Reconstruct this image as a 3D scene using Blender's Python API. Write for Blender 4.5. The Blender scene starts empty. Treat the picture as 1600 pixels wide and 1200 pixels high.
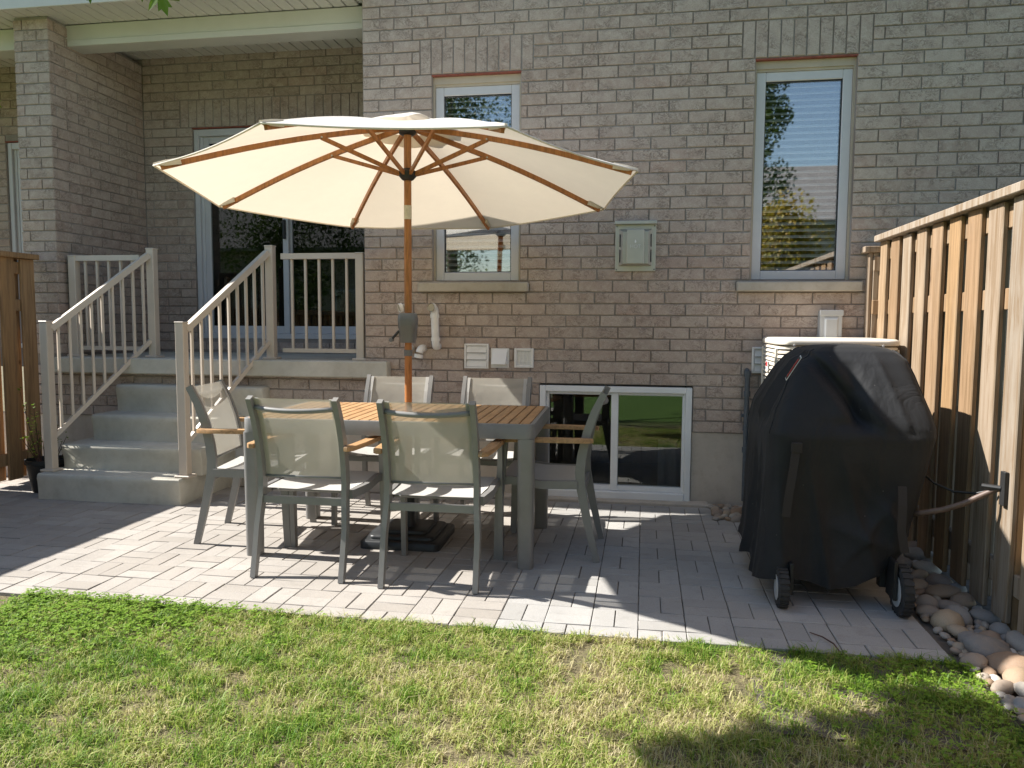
import bpy, bmesh, math, random
import numpy as np
from mathutils import Vector, Matrix
random.seed(7); rng = np.random.default_rng(7)
scene = bpy.context.scene
COL = scene.collection
PI = math.pi; R = math.radians

# ---------------------------------------------------------------- camera, sky, sun, exposure
YAW, PIT, ROL = .16836, .08003, .005496
CAM = np.array([0, -5.3991, 1.2519]); FPX = 1205.04
_cy, _sy, _cp, _sp = math.cos(YAW), math.sin(YAW), math.cos(PIT), math.sin(PIT)
FW = np.array([-_sy*_cp, _cy*_cp, -_sp]); RT = np.array([_cy, _sy, 0.]); UP = np.cross(RT, FW)
_c, _s = math.cos(ROL), math.sin(ROL)
RT, UP = _c*RT + _s*UP, -_s*RT + _c*UP
cam = bpy.data.cameras.new('camera'); camo = bpy.data.objects.new('camera', cam); COL.objects.link(camo)
cam.sensor_fit = 'HORIZONTAL'; cam.sensor_width = 36; cam.lens = FPX/1600*36
cam.clip_start = .05; cam.clip_end = 500
M4 = Matrix(((RT[0], UP[0], -FW[0], CAM[0]), (RT[1], UP[1], -FW[1], CAM[1]), (RT[2], UP[2], -FW[2], CAM[2]), (0, 0, 0, 1)))
camo.matrix_world = M4
scene.camera = camo
SUN_EL, SUN_AZ = R(41.5), R(-1.5)         # light travels along +X, almost parallel to the house wall
world = bpy.data.worlds.new('World'); scene.world = world; world.use_nodes = True
wn = world.node_tree.nodes; wl = world.node_tree.links
sky = wn.new('ShaderNodeTexSky'); sky.sky_type = 'NISHITA'; sky.sun_disc = False
sky.sun_elevation = SUN_EL; sky.sun_rotation = R(-90) - SUN_AZ; sky.air_density = 1.2; sky.dust_density = .4; sky.ozone_density = 2.0
bg = wn['Background']; bg.inputs['Strength'].default_value = .08
wl.new(sky.outputs[0], bg.inputs['Color'])
sl = bpy.data.lights.new('sun', 'SUN'); sl.energy = 5.0; sl.angle = R(.55); sl.color = (1, .965, .91)
so = bpy.data.objects.new('sun', sl); COL.objects.link(so)
ldir = Vector((math.cos(SUN_EL)*math.cos(SUN_AZ), math.cos(SUN_EL)*math.sin(SUN_AZ), -math.sin(SUN_EL)))
so.rotation_euler = ldir.to_track_quat('-Z', 'Y').to_euler(); so.location = (-8, -3, 8)
scene.view_settings.view_transform = 'Standard'; scene.view_settings.look = 'None'
scene.view_settings.exposure = 1.17; scene.view_settings.gamma = 1

def ray(x, y): return FW + RT*(x-800)/FPX - UP*(y-600)/FPX
def at(x, y, d): return CAM + ray(x, y)*d
def onX(x, y, X):
    d = ray(x, y); return CAM + d*(X-CAM[0])/d[0]
def onZ(x, y, Z):
    d = ray(x, y); return CAM + d*(Z-CAM[2])/d[2]
def depth_of(p): return float((np.array(p)-CAM) @ FW)
def in_frame(p, m=30):
    d = np.array(p)-CAM; z = d @ FW
    if z <= .1: return False
    u = 800+FPX*(d @ RT)/z; v = 600-FPX*(d @ UP)/z
    return -m < u < 1600+m and -m < v < 1200+m

# ---------------------------------------------------------------- materials
class NT:
    def __init__(s, name):
        s.m = bpy.data.materials.new(name); s.m.use_nodes = True
        s.n = s.m.node_tree.nodes; s.l = s.m.node_tree.links
        s.bsdf = s.n['Principled BSDF']; s.out = s.n['Material Output']
    def new(s, t, **k):
        n = s.n.new(t)
        for a, b in k.items(): setattr(n, a, b)
        return n
    def link(s, a, b): s.l.new(a, b)
    def set(s, n, **k):
        for a, b in k.items(): n.inputs[a.replace('_', ' ')].default_value = b
    def noise(s, vec, scale, detail=4, rough=.55, dist=0, typ=None):
        n = s.new('ShaderNodeTexNoise')
        if typ: n.noise_type = typ
        n.inputs['Scale'].default_value = scale; n.inputs['Detail'].default_value = detail
        n.inputs['Roughness'].default_value = rough; n.inputs['Distortion'].default_value = dist
        if vec is not None: s.link(vec, n.inputs['Vector'])
        return n.outputs[0]
    def ramp(s, fac, stops):
        r = s.new('ShaderNodeValToRGB')
        e = r.color_ramp.elements
        while len(e) < len(stops): e.new(.5)
        for i, (p, c) in enumerate(stops):
            e[i].position = p; e[i].color = (c if len(c) == 4 else (*c, 1)) if not isinstance(c, (int, float)) else (c, c, c, 1)
        s.link(fac, r.inputs[0]); return r.outputs[0]
    def mix(s, fac, a, b, blend='MIX'):
        n = s.new('ShaderNodeMix', data_type='RGBA', blend_type=blend)
        for sock, v in ((n.inputs[0], fac), (n.inputs[6], a), (n.inputs[7], b)):
            if isinstance(v, (int, float)): sock.default_value = v
            elif isinstance(v, tuple): sock.default_value = (*v, 1) if len(v) == 3 else v
            else: s.link(v, sock)
        return n.outputs[2]
    def math(s, op, a, b=None, clamp=False):
        n = s.new('ShaderNodeMath', operation=op); n.use_clamp = clamp
        for i, v in enumerate((a, b)):
            if v is None: continue
            if isinstance(v, (int, float)): n.inputs[i].default_value = v
            else: s.link(v, n.inputs[i])
        return n.outputs[0]
    def pos(s): return s.new('ShaderNodeNewGeometry').outputs['Position']
    def objco(s): return s.new('ShaderNodeTexCoord').outputs['Object']
    def rnd(s):
        a = s.new('ShaderNodeNewGeometry').outputs['Random Per Island']
        b = s.new('ShaderNodeObjectInfo').outputs['Random']
        return s.math('FRACT', s.math('ADD', a, s.math('MULTIPLY', b, 7.31)))
    def shifted(s, vec, rnd, amt=50):
        c = s.new('ShaderNodeCombineXYZ')
        for i, k in enumerate((amt, amt*1.7, amt*.6)): s.link(s.math('MULTIPLY', rnd, k), c.inputs[i])
        a = s.new('ShaderNodeVectorMath', operation='ADD'); s.link(vec, a.inputs[0]); s.link(c.outputs[0], a.inputs[1])
        return a.outputs[0]
    def scaled(s, vec, sc):
        a = s.new('ShaderNodeVectorMath', operation='MULTIPLY'); s.link(vec, a.inputs[0]); a.inputs[1].default_value = sc
        return a.outputs[0]
    def bump(s, h, strength=.3, dist=.004, to=None):
        b = s.new('ShaderNodeBump'); b.inputs['Strength'].default_value = strength; b.inputs['Distance'].default_value = dist
        s.link(h, b.inputs['Height']); s.link(b.outputs[0], (to or s.bsdf).inputs['Normal']); return b.outputs[0]
    def col(s, c):
        if isinstance(c, tuple): s.bsdf.inputs['Base Color'].default_value = (*c, 1)
        else: s.link(c, s.bsdf.inputs['Base Color'])
    def rough(s, v):
        if isinstance(v, (int, float)): s.bsdf.inputs['Roughness'].default_value = v
        else: s.link(v, s.bsdf.inputs['Roughness'])

def plain(name, c, rough=.5, metal=0, var=.12, scale=6, bump=0, bscale=60, spec=.5):
    t = NT(name); p = t.pos()
    n = t.noise(p, scale, 5, .6)
    lo = tuple(v*(1-var) for v in c); hi = tuple(min(1, v*(1+var)) for v in c)
    t.col(t.ramp(n, [(.3, lo), (.7, hi)])); t.rough(t.math('ADD', t.math('MULTIPLY', n, .15), rough-.07))
    t.bsdf.inputs['Metallic'].default_value = metal; t.bsdf.inputs['Specular IOR Level'].default_value = spec
    if bump: t.bump(t.noise(p, bscale, 4, .6), bump, .003)
    return t.m

def brick_mat():
    t = NT('brick_face'); r = t.rnd(); p = t.shifted(t.pos(), r)
    base = t.ramp(r, [(0, (.385, .295, .24)), (.25, (.43, .335, .28)), (.5, (.455, .365, .305)), (.75, (.415, .32, .265)), (.92, (.44, .32, .26)), (1, (.475, .39, .325))])
    cl = t.noise(p, 22, 5, .65, .6)
    c = t.mix(t.ramp(cl, [(.45, 0.), (.65, .5)]), base, (.575, .49, .415))
    big = t.noise(t.pos(), .9, 3, .5)
    c = t.mix(t.ramp(big, [(.35, 0.), (.7, .35)]), c, (.54, .475, .41))
    vein = t.math('ABSOLUTE', t.math('SUBTRACT', t.noise(t.scaled(p, (1, 1, 1.4)), 17, 5, .62, 1.6), .5))
    vm = t.ramp(t.noise(p, 9, 2, .5), [(.42, 0.), (.6, 1.)])
    vf = t.math('MULTIPLY', t.ramp(vein, [(.0, .8), (.04, 0.)]), vm)
    c = t.mix(vf, c, (.19, .145, .12))
    c = t.mix(t.ramp(t.noise(p, 160, 2, .6), [(.42, 0.), (.75, .45)]), c, (.25, .20, .165))
    t.col(c); t.rough(.92); t.bsdf.inputs['Specular IOR Level'].default_value = .2
    h = t.math('SUBTRACT', t.math('MULTIPLY', cl, .6), t.math('MULTIPLY', vf, .6))
    t.bump(t.math('ADD', h, t.math('MULTIPLY', t.noise(p, 120, 3, .6), .25)), .6, .006)
    return t.m
def mortar_mat():
    t = NT('mortar'); p = t.pos()
    n = t.noise(p, 1.4, 4, .6); f = t.noise(p, 90, 3, .6)
    c = t.mix(t.ramp(n, [(.42, 0.), (.6, 1.)]), (.26, .215, .18), (.385, .35, .32))
    t.col(t.mix(t.ramp(f, [(.3, 0.), (.8, .35)]), c, (.13, .11, .095))); t.rough(.95); t.bump(f, .6, .004)
    return t.m
def concrete_mat(name, c, stain=.3):
    t = NT(name); p = t.pos()
    a = t.noise(p, 2.3, 6, .62, .4); b = t.noise(p, 16, 5, .65); f = t.noise(p, 180, 2, .5)
    k = t.mix(t.ramp(a, [(.35, 0.), (.7, 1.)]), tuple(v*.80 for v in c), tuple(min(1, v*1.12) for v in c))
    k = t.mix(t.ramp(b, [(.5, 0.), (.75, stain)]), k, tuple(v*w for v, w in zip(c, (.62, .56, .46))))
    v = t.new('ShaderNodeTexVoronoi'); v.inputs['Scale'].default_value = 45; t.link(p, v.inputs['Vector'])
    pit = t.ramp(v.outputs['Distance'], [(.03, 1.), (.11, 0.)])
    k = t.mix(t.math('MULTIPLY', pit, .55), k, tuple(v_*.35 for v_ in c))
    t.col(k); t.rough(.88); t.bsdf.inputs['Specular IOR Level'].default_value = .3
    t.bump(t.math('SUBTRACT', t.math('ADD', b, t.math('MULTIPLY', f, .4)), t.math('MULTIPLY', pit, .5)), .35, .004)
    return t.m
def paver_mat(name, cols):
    t = NT(name); r = t.rnd(); p = t.pos(); ps = t.shifted(p, r)
    base = t.ramp(r, [(i/(len(cols)-1), c) for i, c in enumerate(cols)])
    a = t.noise(p, 1.7, 5, .6, .5); b = t.noise(ps, 14, 4, .6); f = t.noise(p, 260, 3, .7)
    k = t.mix(t.ramp(a, [(.42, 0.), (.66, .45)]), base, tuple(v*.7 for v in cols[0]))
    k = t.mix(t.ramp(b, [(.55, 0.), (.8, .4)]), k, (.21, .19, .165))
    k = t.mix(t.ramp(f, [(.38, .5), (.5, 0.)]), k, tuple(v*.62 for v in cols[0]))
    t.col(k); t.rough(.9); t.bsdf.inputs['Specular IOR Level'].default_value = .25
    t.bump(t.math('ADD', f, t.math('MULTIPLY', b, .5)), .4, .003)
    return t.m
def wood_mat(name, cols, grain=(1, 1, .06), scale=38, rough=.6, knots=False, per=True):
    t = NT(name); r = t.rnd(); p = t.shifted(t.pos(), r, 30) if per else t.pos()
    g = t.noise(t.scaled(p, grain), scale, 5, .65, .8)
    base = t.ramp(r, [(i/(len(cols)-1), c) for i, c in enumerate(cols)])
    k = t.mix(t.ramp(g, [(.38, .75), (.58, 0.)]), base, t.mix(.5, base, (.10, .055, .03), 'MULTIPLY') if False else tuple(v*.5 for v in cols[len(cols)//2]))
    blot = t.noise(t.scaled(p, (1, 1, .35)), 5, 4, .6)
    k = t.mix(t.ramp(blot, [(.5, 0.), (.8, .35)]), k, tuple(min(1, v*1.2) for v in cols[-1]))
    if knots:
        v = t.new('ShaderNodeTexVoronoi'); v.inputs['Scale'].default_value = 4.2; t.link(t.scaled(p, (1, 1, .6)), v.inputs['Vector'])
        k = t.mix(t.ramp(v.outputs['Distance'], [(.035, .85), (.075, 0.)]), k, (.09, .05, .03))
    t.col(k); t.rough(rough); t.bsdf.inputs['Specular IOR Level'].default_value = .3
    t.bump(g, .35, .003)
    return t.m
def glass_mat(name, ior=.1, tint=(.82, .86, .86)):
    t = NT(name); t.n.remove(t.bsdf)
    lw = t.new('ShaderNodeLayerWeight'); lw.inputs[0].default_value = .5
    r0 = ior; fac = t.math('ADD', t.math('MULTIPLY', t.math('POWER', lw.outputs['Facing'], 5), 1-r0), r0)
    tr = t.new('ShaderNodeBsdfTransparent'); tr.inputs[0].default_value = (*tint, 1)
    gl = t.new('ShaderNodeBsdfGlossy'); gl.inputs['Roughness'].default_value = .016; gl.inputs['Color'].default_value = (1, 1, 1, 1)
    w = t.noise(t.pos(), 2.2, 2, .5)
    b = t.new('ShaderNodeBump'); b.inputs['Strength'].default_value = .006; b.inputs['Distance'].default_value = .01
    t.link(w, b.inputs['Height']); t.link(b.outputs[0], gl.inputs['Normal'])
    mx = t.new('ShaderNodeMixShader'); t.link(fac, mx.inputs[0]); t.link(tr.outputs[0], mx.inputs[1]); t.link(gl.outputs[0], mx.inputs[2])
    t.link(mx.outputs[0], t.out.inputs['Surface']); return t.m
def cloth_mat(name, c, trans=.4, see=0., weave=700, wr=.12, tc=None):
    t = NT(name); t.n.remove(t.bsdf); p = t.pos()
    n = t.noise(p, 5, 4, .6); wv = t.noise(p, weave, 1, .5)
    k = t.mix(t.ramp(n, [(.35, 0.), (.7, 1.)]), tuple(v*.92 for v in c), c)
    d = t.new('ShaderNodeBsdfDiffuse'); tl = t.new('ShaderNodeBsdfTranslucent')
    t.link(k, d.inputs[0])
    if tc: tl.inputs[0].default_value = (*tc, 1)
    else: t.link(k, tl.inputs[0])
    b = t.new('ShaderNodeBump'); b.inputs['Strength'].default_value = .25; b.inputs['Distance'].default_value = .004
    t.link(t.math('ADD', t.math('MULTIPLY', t.noise(p, 9, 3, .6), 3.), t.math('MULTIPLY', wv, wr)), b.inputs['Height'])
    t.link(b.outputs[0], d.inputs['Normal'])
    m = t.new('ShaderNodeMixShader'); m.inputs[0].default_value = trans
    t.link(d.outputs[0], m.inputs[1]); t.link(tl.outputs[0], m.inputs[2]); o = m.outputs[0]
    if see:
        tr = t.new('ShaderNodeBsdfTransparent'); m2 = t.new('ShaderNodeMixShader'); m2.inputs[0].default_value = see
        t.link(o, m2.inputs[1]); t.link(tr.outputs[0], m2.inputs[2]); o = m2.outputs[0]
    t.link(o, t.out.inputs['Surface']); return t.m
def leaf_mat(name, cols, trans=.45, rough=.5):
    t = NT(name); r = t.rnd(); n = t.noise(t.pos(), 3, 3, .6)
    k = t.ramp(t.math('ADD', t.math('MULTIPLY', r, .65), t.math('MULTIPLY', n, .35)), [(i/(len(cols)-1), c) for i, c in enumerate(cols)])
    t.col(k); t.rough(rough); t.bsdf.inputs['Specular IOR Level'].default_value = .3
    tl = t.new('ShaderNodeBsdfTranslucent'); t.link(k, tl.inputs[0])
    m = t.new('ShaderNodeMixShader'); m.inputs[0].default_value = trans
    t.link(t.bsdf.outputs[0], m.inputs[1]); t.link(tl.outputs[0], m.inputs[2]); t.link(m.outputs[0], t.out.inputs['Surface'])
    return t.m
def grass_mat():
    t = NT('grass_blades'); r = t.new('ShaderNodeNewGeometry').outputs['Random Per Island']; p = t.pos()
    at_ = t.new('ShaderNodeAttribute'); at_.attribute_name = 'dry'
    d = t.math('ADD', at_.outputs['Fac'], t.math('MULTIPLY', t.math('SUBTRACT', r, .5), .75), True)
    k = t.ramp(d, [(0, (.12, .24, .025)), (.28, (.25, .37, .05)), (.5, (.39, .44, .11)), (.75, (.52, .48, .21)), (1, (.62, .54, .32))])
    t.col(k); t.rough(.55); t.bsdf.inputs['Specular IOR Level'].default_value = .3
    tl = t.new('ShaderNodeBsdfTranslucent'); t.link(k, tl.inputs[0])
    m = t.new('ShaderNodeMixShader'); m.inputs[0].default_value = .42
    t.link(t.bsdf.outputs[0], m.inputs[1]); t.link(tl.outputs[0], m.inputs[2]); t.link(m.outputs[0], t.out.inputs['Surface'])
    return t.m
def lawn_mat():
    t = NT('lawn_soil'); p = t.pos()
    a = t.noise(p, 3, 5, .65); b = t.noise(p, 60, 4, .7)
    near = t.mix(t.ramp(a, [(.35, 0.), (.7, 1.)]), (.15, .14, .06), (.25, .195, .105))
    near = t.mix(t.ramp(b, [(.4, .5), (.6, 0.)]), near, (.07, .05, .032))
    far = t.mix(t.ramp(t.noise(p, 25, 4, .7), [(.35, 0.), (.65, 1.)]), (.07, .15, .018), (.12, .21, .035))
    x = t.new('ShaderNodeSeparateXYZ'); t.link(p, x.inputs[0])
    f = t.ramp(t.math('MULTIPLY', t.math('ADD', x.outputs[1], 3.9), -1.2, True), [(0, 0.), (1, 1.)])
    t.col(t.mix(f, near, far)); t.rough(.95); t.bump(b, .8, .02); return t.m
def stone_mat():
    t = NT('river_stone'); r = t.rnd(); p = t.shifted(t.objco(), r)
    k = t.ramp(r, [(0, (.19, .185, .18)), (.18, (.36, .32, .27)), (.36, (.28, .18, .11)), (.52, (.42, .32, .21)), (.68, (.29, .29, .29)), (.8, (.34, .23, .14)), (.92, (.46, .41, .33)), (1, (.70, .67, .62))])
    n = t.noise(p, 3, 5, .65, .6); f = t.noise(p, 24, 3, .6)
    k = t.mix(t.ramp(n, [(.45, 0.), (.75, .4)]), k, (.36, .29, .21)); k = t.mix(t.ramp(f, [(.45, 0.), (.75, .5)]), k, (.13, .12, .11))
    t.col(k); t.rough(.7); t.bump(f, .25, .01); return t.m
def shingle_mat():
    t = NT('roof_shingle'); p = t.pos(); b = t.new('ShaderNodeTexBrick')
    b.inputs['Color1'].default_value = (.16, .15, .145, 1); b.inputs['Color2'].default_value = (.23, .215, .20, 1); b.inputs['Mortar'].default_value = (.07, .07, .07, 1)
    b.inputs['Scale'].default_value = 2.2; b.inputs['Mortar Size'].default_value = .03; t.link(p, b.inputs['Vector'])
    t.col(t.mix(t.noise(p, 4, 4, .6), b.outputs[0], (.25, .235, .22))); t.rough(.95); return t.m

M = {}
M['brick'] = brick_mat(); M['mortar'] = mortar_mat()
M['concrete'] = concrete_mat('precast_concrete', (.57, .54, .455)); M['foundation'] = concrete_mat('foundation_concrete', (.56, .49, .41), .4)
M['sill'] = concrete_mat('stone_sill', (.46, .42, .355), .45)
M['paver_tan'] = paver_mat('tan_paver', [(.375, .34, .30), (.42, .385, .345), (.35, .315, .275), (.45, .415, .37)])
M['paver_grey'] = paver_mat('grey_paver', [(.385, .37, .345), (.43, .415, .39), (.355, .34, .315), (.45, .435, .41)])
M['sand'] = plain('joint_sand', (.115, .095, .075), .95, var=.4, scale=20, bump=.5)
M['fence'] = wood_mat('fence_board', [(.30, .17, .075), (.27, .205, .145), (.30, .245, .185), (.33, .205, .10), (.26, .22, .175), (.24, .14, .065), (.31, .26, .205)], knots=True, rough=.75)
M['fence_left'] = wood_mat('left_fence_board', [(.38, .22, .10), (.42, .26, .135), (.36, .23, .12)], knots=True, rough=.75)
M['teak'] = wood_mat('teak', [(.46, .265, .125), (.51, .31, .155), (.43, .245, .115)], grain=(1, .08, 1), scale=45, rough=.5)
M['pole_wood'] = wood_mat('umbrella_wood', [(.40, .165, .055), (.45, .19, .065)], grain=(1, 1, .08), scale=60, rough=.42)
M['canopy'] = cloth_mat('canopy_cloth', (.86, .83, .76), .38, 0, 500, tc=(.72, .625, .49))
M['sling'] = cloth_mat('sling_mesh', (.58, .545, .465), .30, .30, 900)
M['seat_sling'] = cloth_mat('seat_mesh', (.60, .585, .55), .2, .06, 900)
M['alu'] = plain('taupe_aluminium', (.215, .21, .20), .42, .0, .08, 9)
M['rail'] = plain('beige_aluminium', (.60, .515, .42), .38, 0, .05, 5)
M['vinyl'] = plain('window_vinyl', (.56, .55, .555), .4, 0, .05, 4)
M['white'] = plain('white_vinyl', (.78, .78, .77), .4, 0, .05, 5)
M['trim'] = plain('beige_trim', (.46, .39, .30), .55, 0, .1, 7)
M['soffit'] = plain('soffit_vinyl', (.60, .585, .535), .5, 0, .05, 3)
M['beam'] = plain('beam_cladding', (.585, .58, .525), .5, 0, .06, 2)
M['lintel'] = plain('red_lintel_paint', (.25, .07, .045), .7, 0, .3, 30)
M['glass'] = glass_mat('window_glass', .27, (.92, .94, .94)); M['low_glass'] = glass_mat('basement_glass', .075, (.7, .74, .74)); M['door_glass'] = glass_mat('door_glass', .06, (.6, .65, .65))
M['dark'] = plain('dark_interior', (.035, .033, .032), .9)
M['blind'] = plain('blind_slat', (.72, .71, .68), .5)
M['steel'] = plain('stainless_steel', (.46, .44, .39), .38, .5, .06, 12)
M['pvc'] = plain('white_pvc', (.76, .745, .71), .4, 0, .06, 20)
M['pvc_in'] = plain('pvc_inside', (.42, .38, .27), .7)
M['grey_plastic'] = plain('grey_plastic', (.15, .15, .15), .45, 0, .1)
M['black_plastic'] = plain('black_plastic', (.018, .018, .018), .5, 0, .2)
M['base_black'] = plain('umbrella_base_black', (.022, .024, .026), .45, 0, .3, 12, .2, 90)
M['rubber'] = plain('tyre_rubber', (.03, .03, .03), .8, 0, .3, 30)
M['ac'] = plain('ac_beige', (.70, .64, .545), .45, 0, .05)
M['boxgrey'] = plain('grey_box', (.40, .41, .41), .5, 0, .06)
M['gas'] = plain('gas_pipe_paint', (.085, .10, .115), .55, 0, .25, 25)
M['hose'] = plain('brown_hose', (.13, .085, .065), .5, 0, .2, 30)
M['strap'] = plain('strap_webbing', (.026, .022, .021), .8)
M['red'] = plain('red_print', (.42, .03, .03), .6); M['badge'] = plain('badge_white', (.6, .6, .6), .6)
M['stone'] = stone_mat(); M['grass'] = grass_mat(); M['lawn'] = lawn_mat()
M['clover'] = leaf_mat('clover_leaf', [(.11, .22, .02), (.19, .32, .03), (.29, .40, .06)], .35)
M['maple'] = leaf_mat('maple_leaf', [(.07, .15, .012), (.14, .24, .02), (.24, .30, .03)], .5)
M['tree_leaf'] = leaf_mat('tree_leaf', [(.025, .055, .01), (.06, .10, .015), (.11, .14, .025)], .3)
M['autumn'] = leaf_mat('autumn_leaf', [(.10, .12, .015), (.26, .20, .02), (.38, .22, .03)], .3)
M['bark'] = wood_mat('bark', [(.10, .075, .055), (.14, .11, .085)], scale=25, rough=.95)
M['siding'] = plain('far_brick', (.33, .27, .23), .9, 0, .2, 8)
M['shingle'] = shingle_mat()
M['twig'] = plain('dry_stem', (.10, .05, .035), .8, 0, .4, 30)
def cover_mat():
    t = NT('grill_cover_vinyl'); p = t.pos()
    a = t.noise(p, 5, 4, .6); d = t.noise(p, 1.8, 4, .6); f = t.noise(p, 500, 2, .5)
    k = t.ramp(a, [(.3, (.016, .0165, .018)), (.7, (.024, .024, .025))])
    v = t.new('ShaderNodeTexVoronoi'); v.inputs['Scale'].default_value = 14; t.link(p, v.inputs['Vector'])
    k = t.mix(t.ramp(v.outputs['Distance'], [(.02, .8), (.05, 0.)]), k, (.16, .15, .14))
    t.col(k); t.rough(t.ramp(d, [(.3, .66), (.7, .8)])); t.bsdf.inputs['Specular IOR Level'].default_value = .28
    t.bsdf.inputs['Sheen Weight'].default_value = .04; t.bsdf.inputs['Sheen Roughness'].default_value = .4
    t.bump(t.math('ADD', t.math('MULTIPLY', t.math('ABSOLUTE', t.math('SUBTRACT', t.noise(t.scaled(p, (1, 1, .6)), 7, 3, .5, .8), .5)), 2.2), t.math('MULTIPLY', f, .03)), .2, .03); return t.m
M['cover'] = cover_mat()

# ---------------------------------------------------------------- mesh helpers
class MB:
    def __init__(s): s.v = []; s.f = []
    def add(s, vs, fs):
        o = len(s.v); s.v += [tuple(map(float, q)) for q in vs]; s.f += [tuple(i+o for i in q) for q in fs]; return s
    def box(s, x0, x1, y0, y1, z0, z1, c=0.):
        if c <= 0:
            vs = [(x, y, z) for z in (z0, z1) for y in (y0, y1) for x in (x0, x1)]
            return s.add(vs, [(0, 2, 3, 1), (4, 5, 7, 6), (0, 1, 5, 4), (2, 6, 7, 3), (0, 4, 6, 2), (1, 3, 7, 5)])
        lo = (x0, y0, z0); hi = (x1, y1, z1); vs = []; idx = {}
        for i in range(8):
            sg = [(i >> k) & 1 for k in range(3)]
            for a in range(3):
                q = []
                for k in range(3):
                    e = hi[k] if sg[k] else lo[k]
                    q.append(e if k == a else e + (-c if sg[k] else c))
                idx[i, a] = len(vs); vs.append(tuple(q))
        fs = []
        def quad(a, b, c_, d, n):
            p0, p1, p2 = (np.array(vs[k]) for k in (a, b, c_))
            fs.append((a, b, c_, d) if np.dot(np.cross(p1-p0, p2-p1), n) > 0 else (d, c_, b, a))
        for a in range(3):
            b, cc = [k for k in range(3) if k != a]
            for sg in (0, 1):
                base = sg << a; n = np.zeros(3); n[a] = 1 if sg else -1
                ii = [base, base | (1 << b), base | (1 << b) | (1 << cc), base | (1 << cc)]
                quad(*[idx[i, a] for i in ii], n)
        for a in range(3):
            b, cc = [k for k in range(3) if k != a]
            for sb in (0, 1):
                for sc in (0, 1):
                    i = (sb << b) | (sc << cc); j = i | (1 << a)
                    n = np.zeros(3); n[b] = 1 if sb else -1; n[cc] = 1 if sc else -1
                    quad(idx[i, b], idx[j, b], idx[j, cc], idx[i, cc], n)
        for i in range(8):
            n = np.array([1 if (i >> k) & 1 else -1 for k in range(3)])
            a, b, c_ = idx[i, 0], idx[i, 1], idx[i, 2]
            p0, p1, p2 = (np.array(vs[k]) for k in (a, b, c_))
            fs.append((a, b, c_) if np.dot(np.cross(p1-p0, p2-p1), n) > 0 else (c_, b, a))
        return s.add(vs, fs)
    def tube(s, pts, r, n=10, cap=True, open_r=None):
        pts = [Vector(p) for p in pts]; rs = r if isinstance(r, (list, tuple)) else [r]*len(pts)
        rings = []; prev = None
        for i, p in enumerate(pts):
            d = (pts[min(i+1, len(pts)-1)] - pts[max(i-1, 0)]).normalized()
            if prev is None:
                a = Vector((0, 0, 1)) if abs(d.z) < .9 else Vector((1, 0, 0))
                u = d.cross(a).normalized()
            else: u = (prev - d*prev.dot(d)).normalized()
            prev = u; w = d.cross(u)
            rings.append([p + (u*math.cos(2*PI*k/n) + w*math.sin(2*PI*k/n))*rs[i] for k in range(n)])
        vs = [q for rg in rings for q in rg]; fs = []
        for i in range(len(pts)-1):
            for k in range(n):
                fs.append((i*n+k, i*n+(k+1) % n, (i+1)*n+(k+1) % n, (i+1)*n+k))
        if cap: fs += [tuple(range(n))[::-1], tuple((len(pts)-1)*n+k for k in range(n))]
        return s.add(vs, fs)
    def bar(s, pts, a, b, side=(1, 0, 0)):
        """rectangular section swept along pts; a = size along side, b = size across"""
        pts = [Vector(p) for p in pts]; sd0 = Vector(side); vs = []; fs = []; n = len(pts)
        A = a if isinstance(a, (list, tuple)) else [a]*n; B = b if isinstance(b, (list, tuple)) else [b]*n
        for i, p in enumerate(pts):
            d = (pts[min(i+1, n-1)] - pts[max(i-1, 0)]).normalized()
            sd = (sd0 - d*sd0.dot(d)).normalized(); w = d.cross(sd)
            for (p1, p2) in ((-1, -1), (1, -1), (1, 1), (-1, 1)): vs.append(p + sd*p1*A[i]/2 + w*p2*B[i]/2)
        for i in range(n-1):
            for k in range(4): fs.append((i*4+k, i*4+(k+1) % 4, (i+1)*4+(k+1) % 4, (i+1)*4+k))
        fs += [(3, 2, 1, 0), tuple((n-1)*4+k for k in range(4))]
        return s.add(vs, fs)
    def lathe(s, prof, n=24, c=(0, 0, 0), axis='z', cap=True):
        vs = []; fs = []
        for (r_, h) in prof:
            for k in range(n):
                x, y = r_*math.cos(2*PI*k/n), r_*math.sin(2*PI*k/n)
                q = (x, y, h) if axis == 'z' else ((h, x, y) if axis == 'x' else (y, h, x))
                vs.append((q[0]+c[0], q[1]+c[1], q[2]+c[2]))
        for i in range(len(prof)-1):
            for k in range(n): fs.append((i*n+k, i*n+(k+1) % n, (i+1)*n+(k+1) % n, (i+1)*n+k))
        if cap: fs += [tuple(range(n))[::-1], tuple((len(prof)-1)*n+k for k in range(n))]
        return s.add(vs, fs)
    def grid(s, P):
        P = np.asarray(P, float); a, b = P.shape[:2]
        return s.add(P.reshape(-1, 3), [(i*b+j, i*b+j+1, (i+1)*b+j+1, (i+1)*b+j) for i in range(a-1) for j in range(b-1)])
    def mesh(s, name, mat, smooth=False):
        me = bpy.data.meshes.new(name); me.from_pydata(s.v, [], s.f); me.materials.append(mat)
        if smooth: me.polygons.foreach_set('use_smooth', [True]*len(me.polygons))
        me.update(); return me
    def build(s, name, mat, parent=None, smooth=False, angle=None):
        me = s.mesh(name, mat, smooth or angle is not None)
        o = bpy.data.objects.new(name, me); COL.objects.link(o)
        if parent: o.parent = parent
        if angle is not None:
            bm = bmesh.new(); bm.from_mesh(me); bmesh.ops.recalc_face_normals(bm, faces=bm.faces)
            for e in bm.edges:
                if len(e.link_faces) == 2 and e.calc_face_angle(0) > R(angle): e.smooth = False
            bm.to_mesh(me); bm.free()
        return o
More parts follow.
